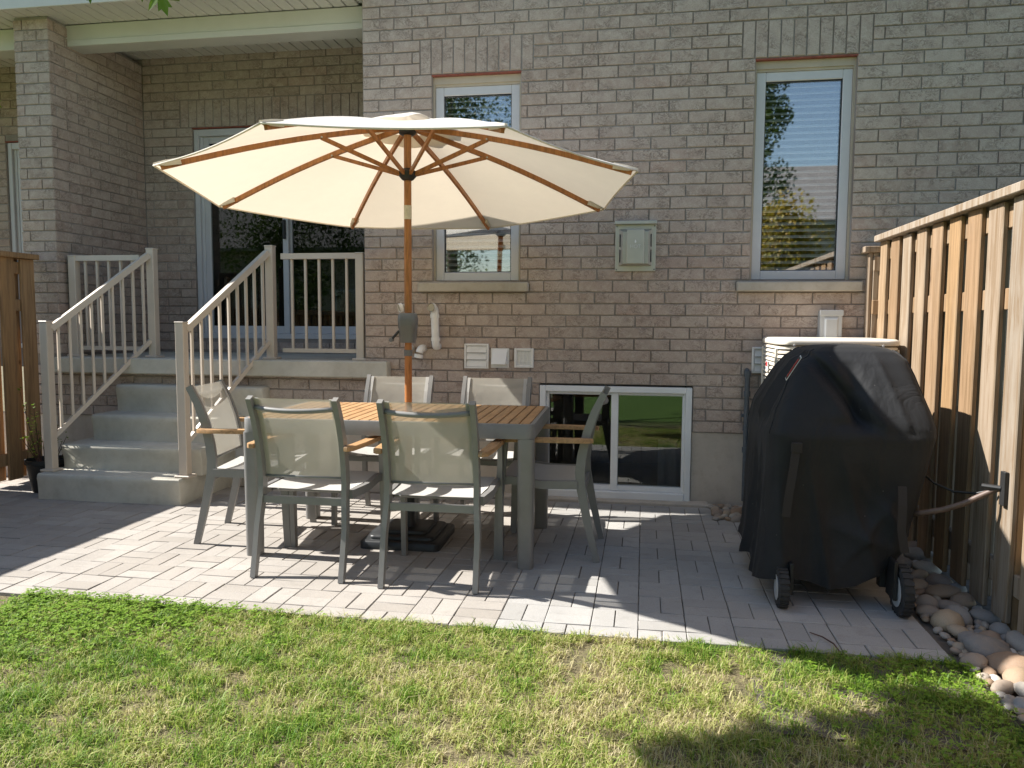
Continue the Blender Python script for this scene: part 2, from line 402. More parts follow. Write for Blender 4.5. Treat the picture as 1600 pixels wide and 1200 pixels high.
def bx(name, mat, parent, x0, x1, y0, y1, z0, z1, c=.003): return MB().box(x0, x1, y0, y1, z0, z1, c).build(name, mat, parent)
def tag(o, label=None, cat=None, group=None, kind=None):
    if label: o['label'] = label
    if cat: o['category'] = cat
    if group: o['group'] = group
    if kind: o['kind'] = kind
    return o
def thing(name, label, cat, loc=(0, 0, 0), rz=0, group=None):
    o = bpy.data.objects.new(name, None); o.empty_display_size = .1; COL.objects.link(o)
    o.location = loc; o.rotation_euler = (0, 0, rz); return tag(o, label, cat, group)
def part_empty(name, parent):
    o = bpy.data.objects.new(name, None); o.empty_display_size = .05; COL.objects.link(o); o.parent = parent; return o
def inst(name, me, parent, loc, rot=(0, 0, 0), sc=(1, 1, 1)):
    o = bpy.data.objects.new(name, me); COL.objects.link(o); o.location = loc; o.rotation_euler = rot; o.scale = sc
    if parent: o.parent = parent
    return o
def copy_tree(o, parent=None):
    c = o.copy(); COL.objects.link(c); c.parent = parent
    for ch in list(o.children): copy_tree(ch, c)
    return c

# ---------------------------------------------------------------- ground
tag(MB().grid([[(x, y, -.02) for x in (-60, -12, 0, 12, 60)] for y in (-70, -30, -6, -2.3, 30)]).build('lawn', M['lawn']), kind='structure')

# ---------------------------------------------------------------- house
CH, BW, JT = .0801, .2403, .0092
def zb(r): return 1.462 - (r-24)*CH          # underside of brick course r
house = thing('brick_house', 'tan brick house wall with a recessed covered porch and two tall windows', 'house', (0, 0, 0))
mort = MB()
# mortar planes sit 7 mm behind the brick faces; openings left out
MY = .008
def wallrects(xs, zs, holes, f):
    for i in range(len(xs)-1):
        for j in range(len(zs)-1):
            cx, cz = (xs[i]+xs[i+1])/2, (zs[j]+zs[j+1])/2
            if any(h[0] < cx < h[1] and h[2] < cz < h[3] for h in holes): continue
            f(xs[i], xs[i+1], zs[j], zs[j+1])
W1 = (-1.500, -.867, zb(23), zb(5)); W2 = (.693, 1.322, zb(23), zb(5)); WB = (-.72, .34, -.05, zb(32))
ZF = zb(36); ZT = zb(-7)
holes_main = [W1, W2, WB, (-5, -2.012, .90, 9)]
xs = sorted({-4.83, -2.012, W1[0], W1[1], WB[0], WB[1], W2[0], W2[1], 3.0}); zs = sorted({ZF, zb(32), zb(23), zb(5), .90, ZT})
wallrects(xs, zs, holes_main, lambda a, b, c, d: mort.box(a, b, MY, .10, c, d))
DOOR = (-4.046, -2.26, 1.09, zb(5)); NDOOR = (-5.97, -5.05, .98, 2.93)
xs = sorted({-7.4, -4.75, -2.0, DOOR[0], DOOR[1], NDOOR[0], NDOOR[1]}); zs = sorted({.8, DOOR[2], NDOOR[2], NDOOR[3], DOOR[3], 3.75})
wallrects(xs, zs, [DOOR, NDOOR], lambda a, b, c, d: mort.box(a, b, 1.125+MY, 1.23, c, d))
mort.box(-4.83+MY, -4.527-MY, MY, 1.14, .5, 3.560); mort.box(-2.012+MY, -1.9, .10, 1.14, .5, 3.9)
mort.box(-7.6, -7.4, MY, 1.14, 0, 3.9); mort.box(-10.5, -7.5, MY, .1, 0, 3.9)
wall = mort.build('wall', M['mortar'], house)
# foundation
fd = MB()
wallrects(sorted({-7.4, -4.83, WB[0], WB[1], 3.0}), [-.1, ZF], [WB], lambda a, b, c, d: fd.box(a, b, .012, .10, c, d))
fd.build('foundation', M['foundation'], house)
# --- bricks
def brick_var(w, h, seed, d=.011):
    r = random.Random(seed); j = lambda k: r.uniform(-k, k)
    c = .0035; m = MB()
    B = [(0, d, 0), (w, d, 0), (w, d, h), (0, d, h)]
    E = [(x+j(.0012), .0022, z+j(.0014)) for x, z in ((0, 0), (w, 0), (w, h), (0, h))]
    mids = [(w*.36+j(.02), j(.0012), c+j(.0012)), (w*.68+j(.02), j(.0012), h-c+j(.0012))]
    F = [(x+j(.0012), j(.0014), z+j(.0012)) for x, z in ((c, c), (w-c, c), (w-c, h-c), (c, h-c))]
    vs = B + E + F
    fs = [(i, (i+1) % 4, 4+(i+1) % 4, 4+i) for i in range(4)] + [(4+i, 4+(i+1) % 4, 8+(i+1) % 4, 8+i) for i in range(4)] + [(8, 9, 10, 11)]
    return m.add(vs, fs)
SW, SH = BW-JT, CH-JT
VARS = [brick_var(SW, SH, k) for k in range(8)]; VM = [v.mesh('brick', M['brick']) for v in VARS]
SVARS = [brick_var(.0805-JT, 3*CH-JT, 40+k) for k in range(4)]; SVM = [v.mesh('brick', M['brick']) for v in SVARS]
bricks = []   # (kind, var, loc, rz, sx, dist)
def lay(x0, x1, z, off, place, holes=(), jit=.003):
    """one course between x0 and x1 (along-wall coordinate); holes = list of (a,b)"""
    segs = [(x0, x1)]
    for a, b in holes:
        n = []
        for s0, s1 in segs:
            if b <= s0 or a >= s1: n.append((s0, s1)); continue
            if a - s0 > .02: n.append((s0, a))
            if s1 - b > .02: n.append((b, s1))
        segs = n
    for s0, s1 in segs:
        k = math.floor((s0-off)/BW); x = off + k*BW
        cuts = [s0]
        while x < s1:
            if x > s0+.045 and x < s1-.045: cuts.append(x + random.uniform(-jit, jit))
            x += BW
        cuts.append(s1)
        for a, b in zip(cuts[:-1], cuts[1:]):
            place(a + JT/2, (b-a-JT)/SW, z)
def put(loc, rz, sx, kind=0):
    v = random.randrange(8 if kind == 0 else 4); bricks.append((kind, v, loc, rz, sx))
SOL1 = (-1.587, -1.587+10*.0805); SOL2 = (.605, .605+10*.0805); SIL1 = (-1.60, -.80); SIL2 = (.607, 1.40)
for r in range(-7, 37):
    z = zb(r); off = .03 + (0 if r % 2 == 0 else BW/2) + random.uniform(-.012, .012) + (.03 if r > 26 else 0)
    h = []
    if 3 <= r <= 5: h += [SOL1, SOL2]
    if 6 <= r <= 23: h += [W1[:2], W2[:2]]
    if r == 24: h += [SIL1, SIL2]
    if r >= 33: h += [WB[:2]]
    lay(-2.012, 2.95, z, off, lambda x, sx, zz: put((x, 0, zz+JT/2), 0, sx), h)
    if r >= 32: lay(-4.83, -2.012, z, off, lambda x, sx, zz: put((x, 0, zz+JT/2), 0, sx))
for S0 in (SOL1, SOL2):
    for k in range(10): put((S0[0]+k*.0805+JT/2, 0, zb(5)+JT/2), 0, 1, 1)
for r in range(-2, 31):
    z = zb(r); off = (0 if r % 2 else BW/2) + random.uniform(-.01, .01)
    if z > 3.62 or z < .92: continue
    h = []
    if 3 <= r <= 5: h.append((-4.165, -2.012))
    if zb(5) > z > DOOR[2]-CH*.6: h.append(DOOR[:2])
    lay(-4.527, -2.012, z, off, lambda x, sx, zz: put((x, 1.125, zz+JT/2), 0, sx), h)
    if z < 3.5:
        lay(0, 1.125, z, off+.05, lambda x, sx, zz: put((-4.527, x, zz+JT/2), PI/2, sx))       # side wall, faces +X
        lay(-4.83, -4.527, z, -4.83 + (.075 if r % 2 else .2), lambda x, sx, zz: put((x, 0, zz+JT/2), 0, sx))
    lay(-6.7, -4.83, z, off, lambda x, sx, zz: put((x, 1.125, zz+JT/2), 0, sx), [NDOOR[:2]] if NDOOR[2]-.05 < z < NDOOR[3]-.02 else [])
for k in range(26): put((-4.16+k*.0805+JT/2, 1.125, zb(5)+JT/2), 0, 1, 1)
def bvis(b):
    p = np.array(b[2]) + [.1, 0, .03]
    return depth_of(p) if (in_frame(p, 0) and b[3] == 0 and b[2][1] == 0 and b[2][2] > .6) else 99
order = sorted(range(len(bricks)), key=lambda i: bvis(bricks[i]))
rest = MB()
for n, i in enumerate(order):
    k, v, loc, rz, sx = bricks[i]
    if n < 298: inst('brick', (SVM if k else VM)[v], wall, loc, (0, 0, rz), (sx, 1, 1))
    else:
        src = (SVARS if k else VARS)[v]; ca, sa = math.cos(rz), math.sin(rz)
        rest.add([(loc[0]+x*sx*ca-y*sa, loc[1]+x*sx*sa+y*ca, loc[2]+z) for x, y, z in src.v], src.f)
tag(rest.build('far_bricks', M['brick'], wall), kind='stuff')
# --- lintels, sills
def window(parent, x0, x1, z0, z1, name='window', slats=True, sl_pitch=.043):
    w = part_empty(name, parent)
    bx('lintel', M['lintel'], w, x0-.012, x1+.012, .004, .1, z1-.012, z1-.002, 0)
    m = MB(); t = .013
    m.box(x0, x0+t, .035, .12, z0, z1-.013); m.box(x1-t, x1, .035, .12, z0, z1-.013); m.box(x0+t, x1-t, .035, .12, z1-.062, z1-.013)
    m.box(x0+t, x1-t, .045, .12, z1-.078, z1-.062)
    m.build('brick_mould', M['trim'], w)
    a, b, c, d = x0+t, x1-t, z0+.004, z1-.078; f = .06
    fr = MB()
    fr.box(a, a+f, .05, .115, c, d, .004); fr.box(b-f, b, .05, .115, c, d, .004); fr.box(a+f, b-f, .051, .114, c, c+f, .004); fr.box(a+f, b-f, .051, .114, d-f, d, .004)
    fr.build('frame', M['vinyl'], w)
    g = MB(); s = .006
    for q in ((a+f, a+f+s, c+f, d-f), (b-f-s, b-f, c+f, d-f), (a+f, b-f, c+f, c+f+s), (a+f, b-f, d-f-s, d-f)): g.box(q[0], q[1], .062, .07, q[2], q[3])
    g.build('gasket', M['black_plastic'], w)
    MB().box(a+f-.002, b-f+.002, .074, .082, c+f-.002, d-f+.002).build('pane', M['glass'], w)
    if slats:
        k = 0; z = c+f+.02
        me = MB().box(0, b-a-.06, -.022, .022, -.002, .002).mesh('slat', M['blind'])
        while z < d-f-.01:
            inst('slat', me, w, (a+.03, .142, z), (R(28 + random.uniform(-1.5, 1.5)), 0, R(random.uniform(-.15, .15)))); z += sl_pitch
    rm = MB().box(a-.25, b+.25, .1004, 2.2, c-.4, d+.2); rm.f = [f_ for i, f_ in enumerate(rm.f) if i != 2]
    rm.build('room', M['dark'], w); return w
window(house, *W1); window(house, *W2)
for q in (SIL1, SIL2):
    bx('window_sill', M['sill'], house, q[0], q[1], -.045, .06, zb(24)+.004, zb(23)-.012, .006)
# basement window
bw = part_empty('basement_window', house)
x0, x1, z0, z1 = WB[0]+.004, WB[1]-.004, .015, zb(32)-.012
fr = MB(); f = .042
fr.box(x0, x0+f, -.012, .09, z0, z1, .004); fr.box(x1-f, x1, -.012, .09, z0, z1, .004); fr.box(x0+f, x1-f, -.011, .09, z1-f, z1, .004); fr.box(x0+f, x1-f, -.02, .09, z0, z0+.055, .004)
i = .02
fr.box(x0+f, x0+f+i, .02, .085, z0+.055, z1-f, .003); fr.box(x1-f-i, x1-f, .02, .085, z0+.055, z1-f, .003); fr.box(x0+f+i, x1-f-i, .02, .085, z1-f-i, z1-f, .003); fr.box(x0+f+i, x1-f-i, .02, .085, z0+.055, z0+.09, .003)
fr.build('frame', M['white'], bw)
mx = -.186
MB().box(mx-.028, mx+.022, .012, .08, z0+.056, z1-f-.001, .004).build('meeting_stile', M['white'], bw)
MB().box(x0+f+i-.002, mx-.02, .06, .066, z0+.08, z1-f-i+.002).build('pane', M['low_glass'], bw)
MB().box(mx+.02, x1-f-i+.002, .045, .051, z0+.08, z1-f-i+.002).build('pane', M['low_glass'], bw)
rm = MB().box(x0-.3, x1+.3, .1004, 1.6, -.4, z1+.05); rm.f = [q for k, q in enumerate(rm.f) if k != 2]; rm.build('room', M['dark'], bw)
bx('curb', M['foundation'], house, -1.0, .46, -.085, .02, -.03, .022, .008)
# curtain inside the basement window
cu = np.array([[(x, .30+.02*math.sin(x*70), z) for x in np.linspace(.12, .31, 40)] for z in (.05, .4)])
MB().grid(cu).build('curtain', plain('grey_curtain', (.22, .2, .2), .9), bw, True)
# patio doors
def patio_door(D, name):
    d = part_empty(name, house); x0, x1, z0, z1 = D; Y = 1.125
    bx('lintel', M['lintel'], d, x0-.01, x1+.01, Y+.004, Y+.1, z1-.012, z1-.002, 0)
    m = MB(); f = .045
    m.box(x0, x0+f, Y+.02, Y+.13, z0, z1-.014, .004); m.box(x1-f, x1, Y+.02, Y+.13, z0, z1-.014, .004); m.box(x0+f, x1-f, Y+.021, Y+.13, z1-.075, z1-.014, .004); m.box(x0+f, x1-f, Y+.0, Y+.13, z0, z0+.045, .004)
    m.box(x0+f, x0+f+.03, Y+.045, Y+.12, z0+.045, z1-.075, .003)
    m.build('frame', M['vinyl'], d)
    mx = (x0+x1)/2 + (-.04 if name == 'patio_door' else .1); a, b, c, e = x0+f+.03, x1-f, z0+.045, z1-.075; s = .055
    for nm, (p0, p1, yy) in (('sliding_panel', (a, mx+.03, Y+.05)), ('fixed_panel', (mx-.01, b, Y+.09))):
        pn = MB(); pn.box(p0, p0+s, yy, yy+.032, c, e, .004); pn.box(p1-s, p1, yy, yy+.032, c, e, .004); pn.box(p0+s, p1-s, yy+.001, yy+.031, c, c+.07, .004); pn.box(p0+s, p1-s, yy+.001, yy+.031, e-.06, e, .004)
        po = pn.build(nm, M['vinyl'], d)
        MB().box(p0+s-.002, p1-s+.002, yy+.012, yy+.02, c+.068, e-.058).build('pane', M['door_glass'], po)
        if nm == 'sliding_panel': bx('handle', M['black_plastic'], po, p1-.045, p1-.02, yy-.03, yy, c+.85, c+1.02, .005)
    rm = MB().box(x0-.1, x1+.1, Y+.1054, Y+2.2, z0-.1, z1+.1); rm.f = [q for k, q in enumerate(rm.f) if k != 2]; rm.build('room', M['dark'], d)
patio_door(DOOR, 'patio_door'); patio_door(NDOOR, 'patio_door')
# porch roof: beam, soffit planks, ceiling planks, eaves above the frame
bx('beam', M['beam'], house, -7.4, -2.014, .20, .38, 3.40, 3.563, .004)
bx('beam_trim', M['beam'], house, -4.52, -2.015, .193, .1995, 3.40, 3.445, .002)
pl = MB().box(0, .090, -.16, .199, 0, .014, .003).mesh('plank', M['soffit']); pl2 = MB().box(0, .090, .382, 1.12, 0, .014, .003).mesh('plank', M['soffit'])
sof = part_empty('soffit', house); cei = part_empty('porch_ceiling', house)
x = -6.9
while x < -2.11:
    inst('plank', pl, sof, (x, 0, 3.565)); inst('plank', pl2, cei, (x, 0, 3.60)); x += .1
bx('backing', M['beam'], sof, -7.4, -2.013, -.16, 1.1, 3.622, 3.66, 0)
bx('backing', M['beam'], sof, -7.4, -2.013, -.16, .199, 3.582, 3.62, 0)
bx('fascia', M['soffit'], house, -7.4, -2.013, -.182, -.1605, 3.55, 3.70, .003)
bx('roof', M['shingle'], house, -10.5, 3.4, .0, 5, 4.11, 4.3, 0)
# porch slab
tag(bx('porch_slab', M['concrete'], None, -4.52, -1.815, -.092, .0005, .842, .962, .008), 'thick concrete porch slab across the recess beside the steps', 'porch slab')
slab = bpy.data.objects['porch_slab']
MB().box(-4.52, -2.02, .0005, 1.13, .842, .962).build('slab_deck', M['concrete'], slab)

# ---------------------------------------------------------------- precast steps
st = thing('concrete_steps', 'grey precast concrete porch steps, four treads, partly sunlit', 'steps', (-3.6, -.4, 0))
# (front Y, top z, x0, x1)
SP = [(-.712, .18, -4.165, -3.07), (-.515, .36, -4.125, -3.03), (-.315, .552, -4.035, -2.935), (-.117, .76, -3.975, -2.77)]
for k, (y, z, a, b) in enumerate(SP):
    zl = SP[k-1][1]-.012 if k else -.02
    m = MB(); bm = bmesh.new()
    prof = [(y+.012, zl)] if k else [(y+.004, zl)]
    hgt = z-zl
    for t_, dy in ((.25, .016), (.5, .012), (.72, .003)): prof.append((y+(dy if k else dy*.3), zl+hgt*t_))
    prof += [(y-.004, z-.03), (y-.001, z-.012), (y+.006, z-.003), (y+.016, z), (.004, z+.004), (.004, zl)]
    n = len(prof); yb = prof[0][0]
    rnd_ = 5; vs = []
    xsx = [a, a+.008, b-.008, b]
    for xi, xx in enumerate(xsx):
        for (py, pz) in prof:
            e = .008 if xi in (0, 3) else 0
            vs.append((xx - st.location.x, (py + (e if py < 0 else 0)) - st.location.y, pz - (e if pz > zl+.02 else 0)))
    fs = [(i_*n+j, i_*n+(j+1) % n, (i_+1)*n+(j+1) % n, (i_+1)*n+j) for i_ in range(3) for j in range(n)]
    fs += [tuple(range(n)), tuple(range(3*n, 4*n))[::-1]]
    MB().add(vs, fs).build('step', M['concrete'], st, angle=50)

# ---------------------------------------------------------------- railings
def railing(label, p0, p1, zb0, zb1, zt0, zt1, h0, h1, nb, posts=(True, True), post_top=None):
    """p0,p1 = (x,y) of the two ends; zb post feet; zt post tops; rails from h0..h1 tuples (bottom z, top z)"""
    t = thing('railing', label, 'railing', (p0[0], p0[1], zb0), 0, 'beige railings of the porch steps')
    O = Vector((p0[0], p0[1], zb0)); m = M['rail']
    for on, (px, py), z0, z1 in ((posts[0], p0, zb0, zt0), (posts[1], p1, zb1, zt1)):
        if not on: continue
        s = .031; o = Vector((px, py, 0))-O
        po = bx('post', m, t, o.x-s, o.x+s, o.y-s, o.y+s, z0-zb0+.012, z1-zb0, .004)
        bx('base_plate', m, po, o.x-.055, o.x+.055, o.y-.05, o.y+.05, z0-zb0, z0-zb0+.016, .004)
        bx('cap', m, po, o.x-s-.003, o.x+s+.003, o.y-s-.003, o.y+s+.003, z1-zb0-.002, z1-zb0+.008, .003)
    a = Vector((*p0, 0)); b = Vector((*p1, 0)); d = (b-a).normalized(); L = (b-a).length; side = d.cross(Vector((0, 0, 1)))
    def pt(s_, z): q = a + d*(s_*L); return Vector((q.x, q.y, z)) - O
    e = .03/L
    zt = lambda s_: h0[1] + (h1[1]-h0[1])*s_
    zbm = lambda s_: h0[0] + (h1[0]-h0[0])*s_
    MB().bar([pt(e, zt(e)), pt(1-e, zt(1-e))], .048, .042, side).build('top_rail', m, t)
    MB().bar([pt(e, zbm(e)), pt(1-e, zbm(1-e))], .03, .03, side).build('bottom_rail', m, t)
    for k in range(nb):
        s_ = (k+1)/(nb+1)
        MB().bar([pt(s_, zbm(s_)), pt(s_, zt(s_)-.01)], .017, .017, side).build('baluster', m, t)
PL0, PR0 = (-4.135, -.60), (-3.082, -.62); PL1, PR1 = (-3.775, .09), (-2.79, .09)
railing('beige stair railing on the left side of the concrete steps', PL0, PL1, .18, .962, 1.235, 1.80, (.40, 1.165), (1.12, 1.775), 9)
railing('beige stair railing on the right side of the concrete steps, nearer the dining table', PR0, PR1, .18, .962, 1.235, 1.81, (.40, 1.165), (1.12, 1.785), 9)
railing('short level beige railing at the back left of the porch, by the brick pillar', (-4.455, .09), (-3.84, .09), .962, .962, 1.75, 1.75, (1.03, 1.735), (1.03, 1.735), 5, (True, False))
railing('short level beige railing on the right of the porch in front of the patio door', (-2.725, .09), (-2.075, .09), .962, .962, 1.75, 1.75, (1.03, 1.735), (1.03, 1.735), 5, (False, True))

# ---------------------------------------------------------------- patio pavers (basketweave)
patio = bpy.data.objects.new('patio', None); COL.objects.link(patio); tag(patio, kind='structure')
PX0, PX1, PY0, PY1 = -5.6, 1.185, -2.376, -.088; U = .1945; G = .0035
MB().box(PX0, PX1-.01, PY0+.01, PY1+.06, -.06, -.006).build('sand_bed', M['sand'], patio)
pvars = {}
def pav_mesh(w, d, mat, k):
    key = (round(w, 4), round(d, 4), mat, k)
    if key not in pvars:
        m = MB().box(0, w, 0, d, -.05, 0, .0025); r = random.Random(hash(key) % 999)
        m.v = [(x+r.uniform(-.0012, .0012), y+r.uniform(-.0012, .0012), z+(r.uniform(-.0012, .0008) if z > -.01 else 0)) for x, y, z in m.v]
        pvars[key] = (m, m.mesh('paver', M[mat]))
    return pvars[key]
pavs = []
i0, i1 = math.floor(PX0/U), math.ceil(PX1/U); nj = math.ceil((PY1-PY0)/U)+1
for i in range(i0, i1+1):
    for j in range(nj):
        bx0, by0 = i*U, PY0 - U*.5 + j*U
        cells = [(bx0, by0, U/2, U), (bx0+U/2, by0, U/2, U)] if (i+j) % 2 == 0 else [(bx0, by0, U, U/2), (bx0, by0+U/2, U, U/2)]
        for (x, y, w, d) in cells:
            a, b, c, e = max(x, PX0), min(x+w, PX1), max(y, PY0), min(y+d, PY1)
            if b-a < .02 or e-c < .02: continue
            if x > .36 and y > -.62 and x > .66: continue
            mat = 'paver_grey' if i >= -3 else 'paver_tan'
            pavs.append((a+G/2, c+G/2, b-a-G, e-c-G, mat))
def pvis(p):
    q = (p[0]+p[2]/2, p[1]+p[3]/2, 0); return depth_of(q) if in_frame(q, 5) else 99
pavs.sort(key=pvis)
restp = {'paver_grey': MB(), 'paver_tan': MB()}
for n, (x, y, w, d, mat) in enumerate(pavs):
    m, me = pav_mesh(w, d, mat, random.randrange(3)); dz = random.uniform(-.0016, .0016)
    if n < 298: inst('paver', me, patio, (x, y, dz), (R(random.uniform(-.25, .25)), R(random.uniform(-.25, .25)), R(random.uniform(-.3, .3))))
    else: restp[mat].add([(a+x, b+y, c+dz) for a, b, c in m.v], m.f)
for k, m in restp.items(): tag(m.build('far_pavers', M[k], patio), kind='stuff')

# ---------------------------------------------------------------- fences
def fence(name, label, X, ys, top, mat, face, board_w=.14, pitch=.225, cap=True, y_end=None, thick=.022, z0=.04):
    """face=-1: front boards look towards -X; runs along Y from ys[0] (wall) to ys[1]"""
    t = thing(name, label, 'fence', (X, ys[0], 0)); O = (X, ys[0])
    f = face; y = ys[0]; k = 0
    me = [MB().box(0, thick, 0, board_w, 0, top-z0-.03, .004).mesh('board', M[mat]) for _ in range(2)]
    n = int((ys[0]-ys[1])/pitch)
    for k in range(n):
        yy = -k*pitch - board_w - .02 + random.uniform(-.006, .006)
        inst('board', me[k % 2], t, ((0 if f < 0 else -thick), yy, z0+random.uniform(-.008, .008)), (R(random.uniform(-.25, .25)), 0, R(random.uniform(-.8, .8))))
        inst('board', me[k % 2], t, ((.062 if f < 0 else -.062-thick), yy - pitch/2 + random.uniform(-.005, .005), z0))
    L = ys[0]-ys[1]
    for z in (.20, 1.36, top-.10):
        a, b = (.0235, .0605) if f < 0 else (-.0605, -.0235)
        bx('rail', M[mat], t, a, b, -L, 0, z-.045, z+.045, .003)
    a, b = (-.035, .12) if f < 0 else (-.12, .035)
    bx('cap', M[mat], t, a, b, -L, -.005, top-.028, top+.012, .004)
    for py in (0.0, -1.85, -3.7, -5.5):
        if -py > L+.1: continue
        a, b = (.0245, .060) if f < 0 else (-.060, -.0245)
        bx('post', M[mat], t, a, b, py-.10, py-.012, 0, top-.03, .003)
    return t
fence('wood_fence', 'weathered shadowbox wood fence on the right, catching the shadow of the covered grill', 1.472, (-.10, -6.2), 1.80, 'fence', -1)
fence('wood_fence', 'short shaded piece of wood fence between the right window and the long fence', 1.415, (-.012, -.13), 1.735, 'fence', -1, .07, .08)
fence('wood_fence', 'orange brown wood fence at the left edge beside the black flower pot', -4.66, (-.06, -.50), 1.74, 'fence_left', 1, .13, .20)
fence('wood_fence', 'lower wood fence continuing towards the lawn on the left', -4.66, (-.52, -6.2), 1.36, 'fence_left', 1, .13, .20)

# ---------------------------------------------------------------- wall fittings
def louver_vent(label, x0, x1, z0, z1, n):
    t = thing('louver_vent', label, 'vent', ((x0+x1)/2, 0, z0)); w = x1-x0; h = z1-z0
    m = MB(); b = .014
    m.box(-w/2, -w/2+b, -.022, .006, 0, h, .003); m.box(w/2-b, w/2, -.022, .006, 0, h, .003); m.box(-w/2+b, w/2-b, -.022, .006, 0, b, .003); m.box(-w/2+b, w/2-b, -.022, .006, h-b, h, .003)
    m.build('frame', M['pvc'], t); bx('backing', M['dark'], t, -w/2+b, w/2-b, -.002, .004, b, h-b, 0)
    s = (h-2*b)/n
    for k in range(n):
        z = b + k*s
        MB().bar([(-w/2+b+.002, -.013, z+s*.5), (w/2-b-.002, -.013, z+s*.5)], s*.98, .004, (0, .28, 1)).build('flap', M['pvc'], t)
    return t
louver_vent('large white louvered wall vent with three flaps, left of the two small vents', -1.262, -1.085, .92, 1.097, 3)
louver_vent('white louvered wall vent beside the air conditioner', .722, .868, .918, 1.094, 3)
t = thing('vent_hood', 'small white sloped hood vent between the two louvered vents', 'vent', (-1.005, 0, .926))
bx('flange', M['pvc'], t, -.066, .066, -.008, .006, 0, .14, .003)
MB().add([(-.055, -.008, .135), (.055, -.008, .135), (.05, -.075, .03), (-.05, -.075, .03), (-.055, -.008, .03), (.055, -.008, .03)],
         [(0, 3, 2, 1), (3, 4, 5, 2), (0, 4, 3), (1, 2, 5)]).build('hood', M['white'], t)
t = thing('grid_vent', 'small square white vent with a grid, nearest the basement window', 'vent', (-.831, 0, .93))
m = MB(); w = .138; b = .018
m.box(-w/2, -w/2+b, -.02, .006, 0, w, .003); m.box(w/2-b, w/2, -.02, .006, 0, w, .003); m.box(-w/2+b, w/2-b, -.02, .006, 0, b, .003); m.box(-w/2+b, w/2-b, -.02, .006, w-b, w, .003)
m.build('frame', M['pvc'], t); bx('backing', M['pvc'], t, -w/2+b, w/2-b, -.008, .004, b, w-b, 0)
g = MB()
for k in range(1, 4): g.box(-w/2+b+k*.0255-.002, -w/2+b+k*.0255+.002, -.014, -.008, b, w-b); g.box(-w/2+b, w/2-b, -.0135, -.008, b+k*.0255-.002, b+k*.0255+.002)
g.build('grid', M['pvc'], t)
# direct vent heater box
t = thing('direct_vent', 'stainless steel direct vent box on the brick wall between the two windows', 'vent', (-.066, 0, 1.603))
bx('back_plate', M['steel'], t, -.137, .137, -.014, .0, 0, .337, .003)
bx('top_flange', M['steel'], t, -.142, .142, -.05, .0, .315, .339, .003)
def frust(w0, w1, z0, z1, zz0, zz1, y0, y1):
    vs = [(-w0, y0, z0), (w0, y0, z0), (w0, y0, z1), (-w0, y0, z1), (-w1, y1, zz0), (w1, y1, zz0), (w1, y1, zz1), (-w1, y1, zz1)]
    return MB().add(vs, [(0, 1, 5, 4), (1, 2, 6, 5), (2, 3, 7, 6), (3, 0, 4, 7), (4, 5, 6, 7)])
frust(.112, .085, .035, .285, .05, .265, -.0145, -.05).build('shroud', M['steel'], t)
bx('front_plate', M['steel'], t, -.058, .058, -.095, -.05, .045, .275, .004)
for sx in (-1, 1):
    for zz in (.06, .165):
        bx('slot', M['dark'], t, sx*.105-.003, sx*.105+.003, -.0315, -.0225, zz, zz+.085, 0)
    for zz in (.012, .305):
        MB().lathe([(.0001, -.018), (.005, -.018), (.005, -.013)], 10, (sx*.127, 0, zz), 'y').build('screw', M['grey_plastic'], t)
# raised mark on the front plate: small flame and worn letters
mk = MB(); r_ = random.Random(3)
mk.add([(-.004, -.0962, .185), (.004, -.0962, .185), (.006, -.0962, .193), (0, -.0962, .208), (-.005, -.0962, .195)], [(0, 1, 2, 3, 4)])
mk.build('flame_mark', M['white'], t)
cu = bpy.data.curves.new('lettering', 'FONT'); cu.body = 'HOT'; cu.size = .034; cu.align_x = 'CENTER'; cu.extrude = .0006
tmp = bpy.data.objects.new('tmp', cu); COL.objects.link(tmp); bpy.context.view_layer.update()
lme = bpy.data.meshes.new_from_object(tmp.evaluated_get(bpy.context.evaluated_depsgraph_get())); bpy.data.objects.remove(tmp); lme.materials.clear(); lme.materials.append(M['badge'])
lo = inst('lettering', lme, t, (0, -.0964, .150), (PI/2, 0, 0)); tag(lo, kind='stuff')
# grey electrical box
t = thing('electrical_box', 'small grey electrical box on the wall above the air conditioner', 'electrical box', (1.205, 0, 1.08))
bx('body', M['boxgrey'], t, -.069, .069, -.075, .004, 0, .255, .005)
bx('lid', M['boxgrey'], t, -.074, .074, -.082, -.0755, .225, .262, .003)
frust(.045, .033, .07, .22, .085, .20, -.0755, -.088).build('cover_plate', M['boxgrey'], t)
# PVC pipes
def elbow_arc(c, d0, d1, r, n=6): # quarter bend from c+d0*r to c+d1*r
    return [Vector(c) + Vector(d0)*r*(1-math.sin(a)) + Vector(d1)*r*(1-math.cos(a)) for a in np.linspace(0, PI/2, n)]
def pvc(label, pts, r, mouth, rings=()):
    t = thing('pvc_pipe', label, 'pipe', (pts[0][0], 0, pts[0][2]), 0, 'white PVC vent pipes on the wall'); O = Vector(t.location)
    MB().tube([Vector(p)-O for p in pts], r, 16).build('pipe', M['pvc'], t, angle=40)
    for (a, b) in rings: MB().tube([Vector(a)-O, Vector(b)-O], r*1.16, 16).build('coupling', M['pvc'], t, angle=40)
    e, d = Vector(mouth[0])-O, Vector(mouth[1]).normalized()
    MB().tube([e-d*.02, e+d*.006], [r*1.16]*2, 18, cap=False).build('mouth', M['pvc'], t, smooth=True)
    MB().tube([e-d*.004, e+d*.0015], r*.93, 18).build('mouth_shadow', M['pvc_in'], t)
r = .028; X = -1.462
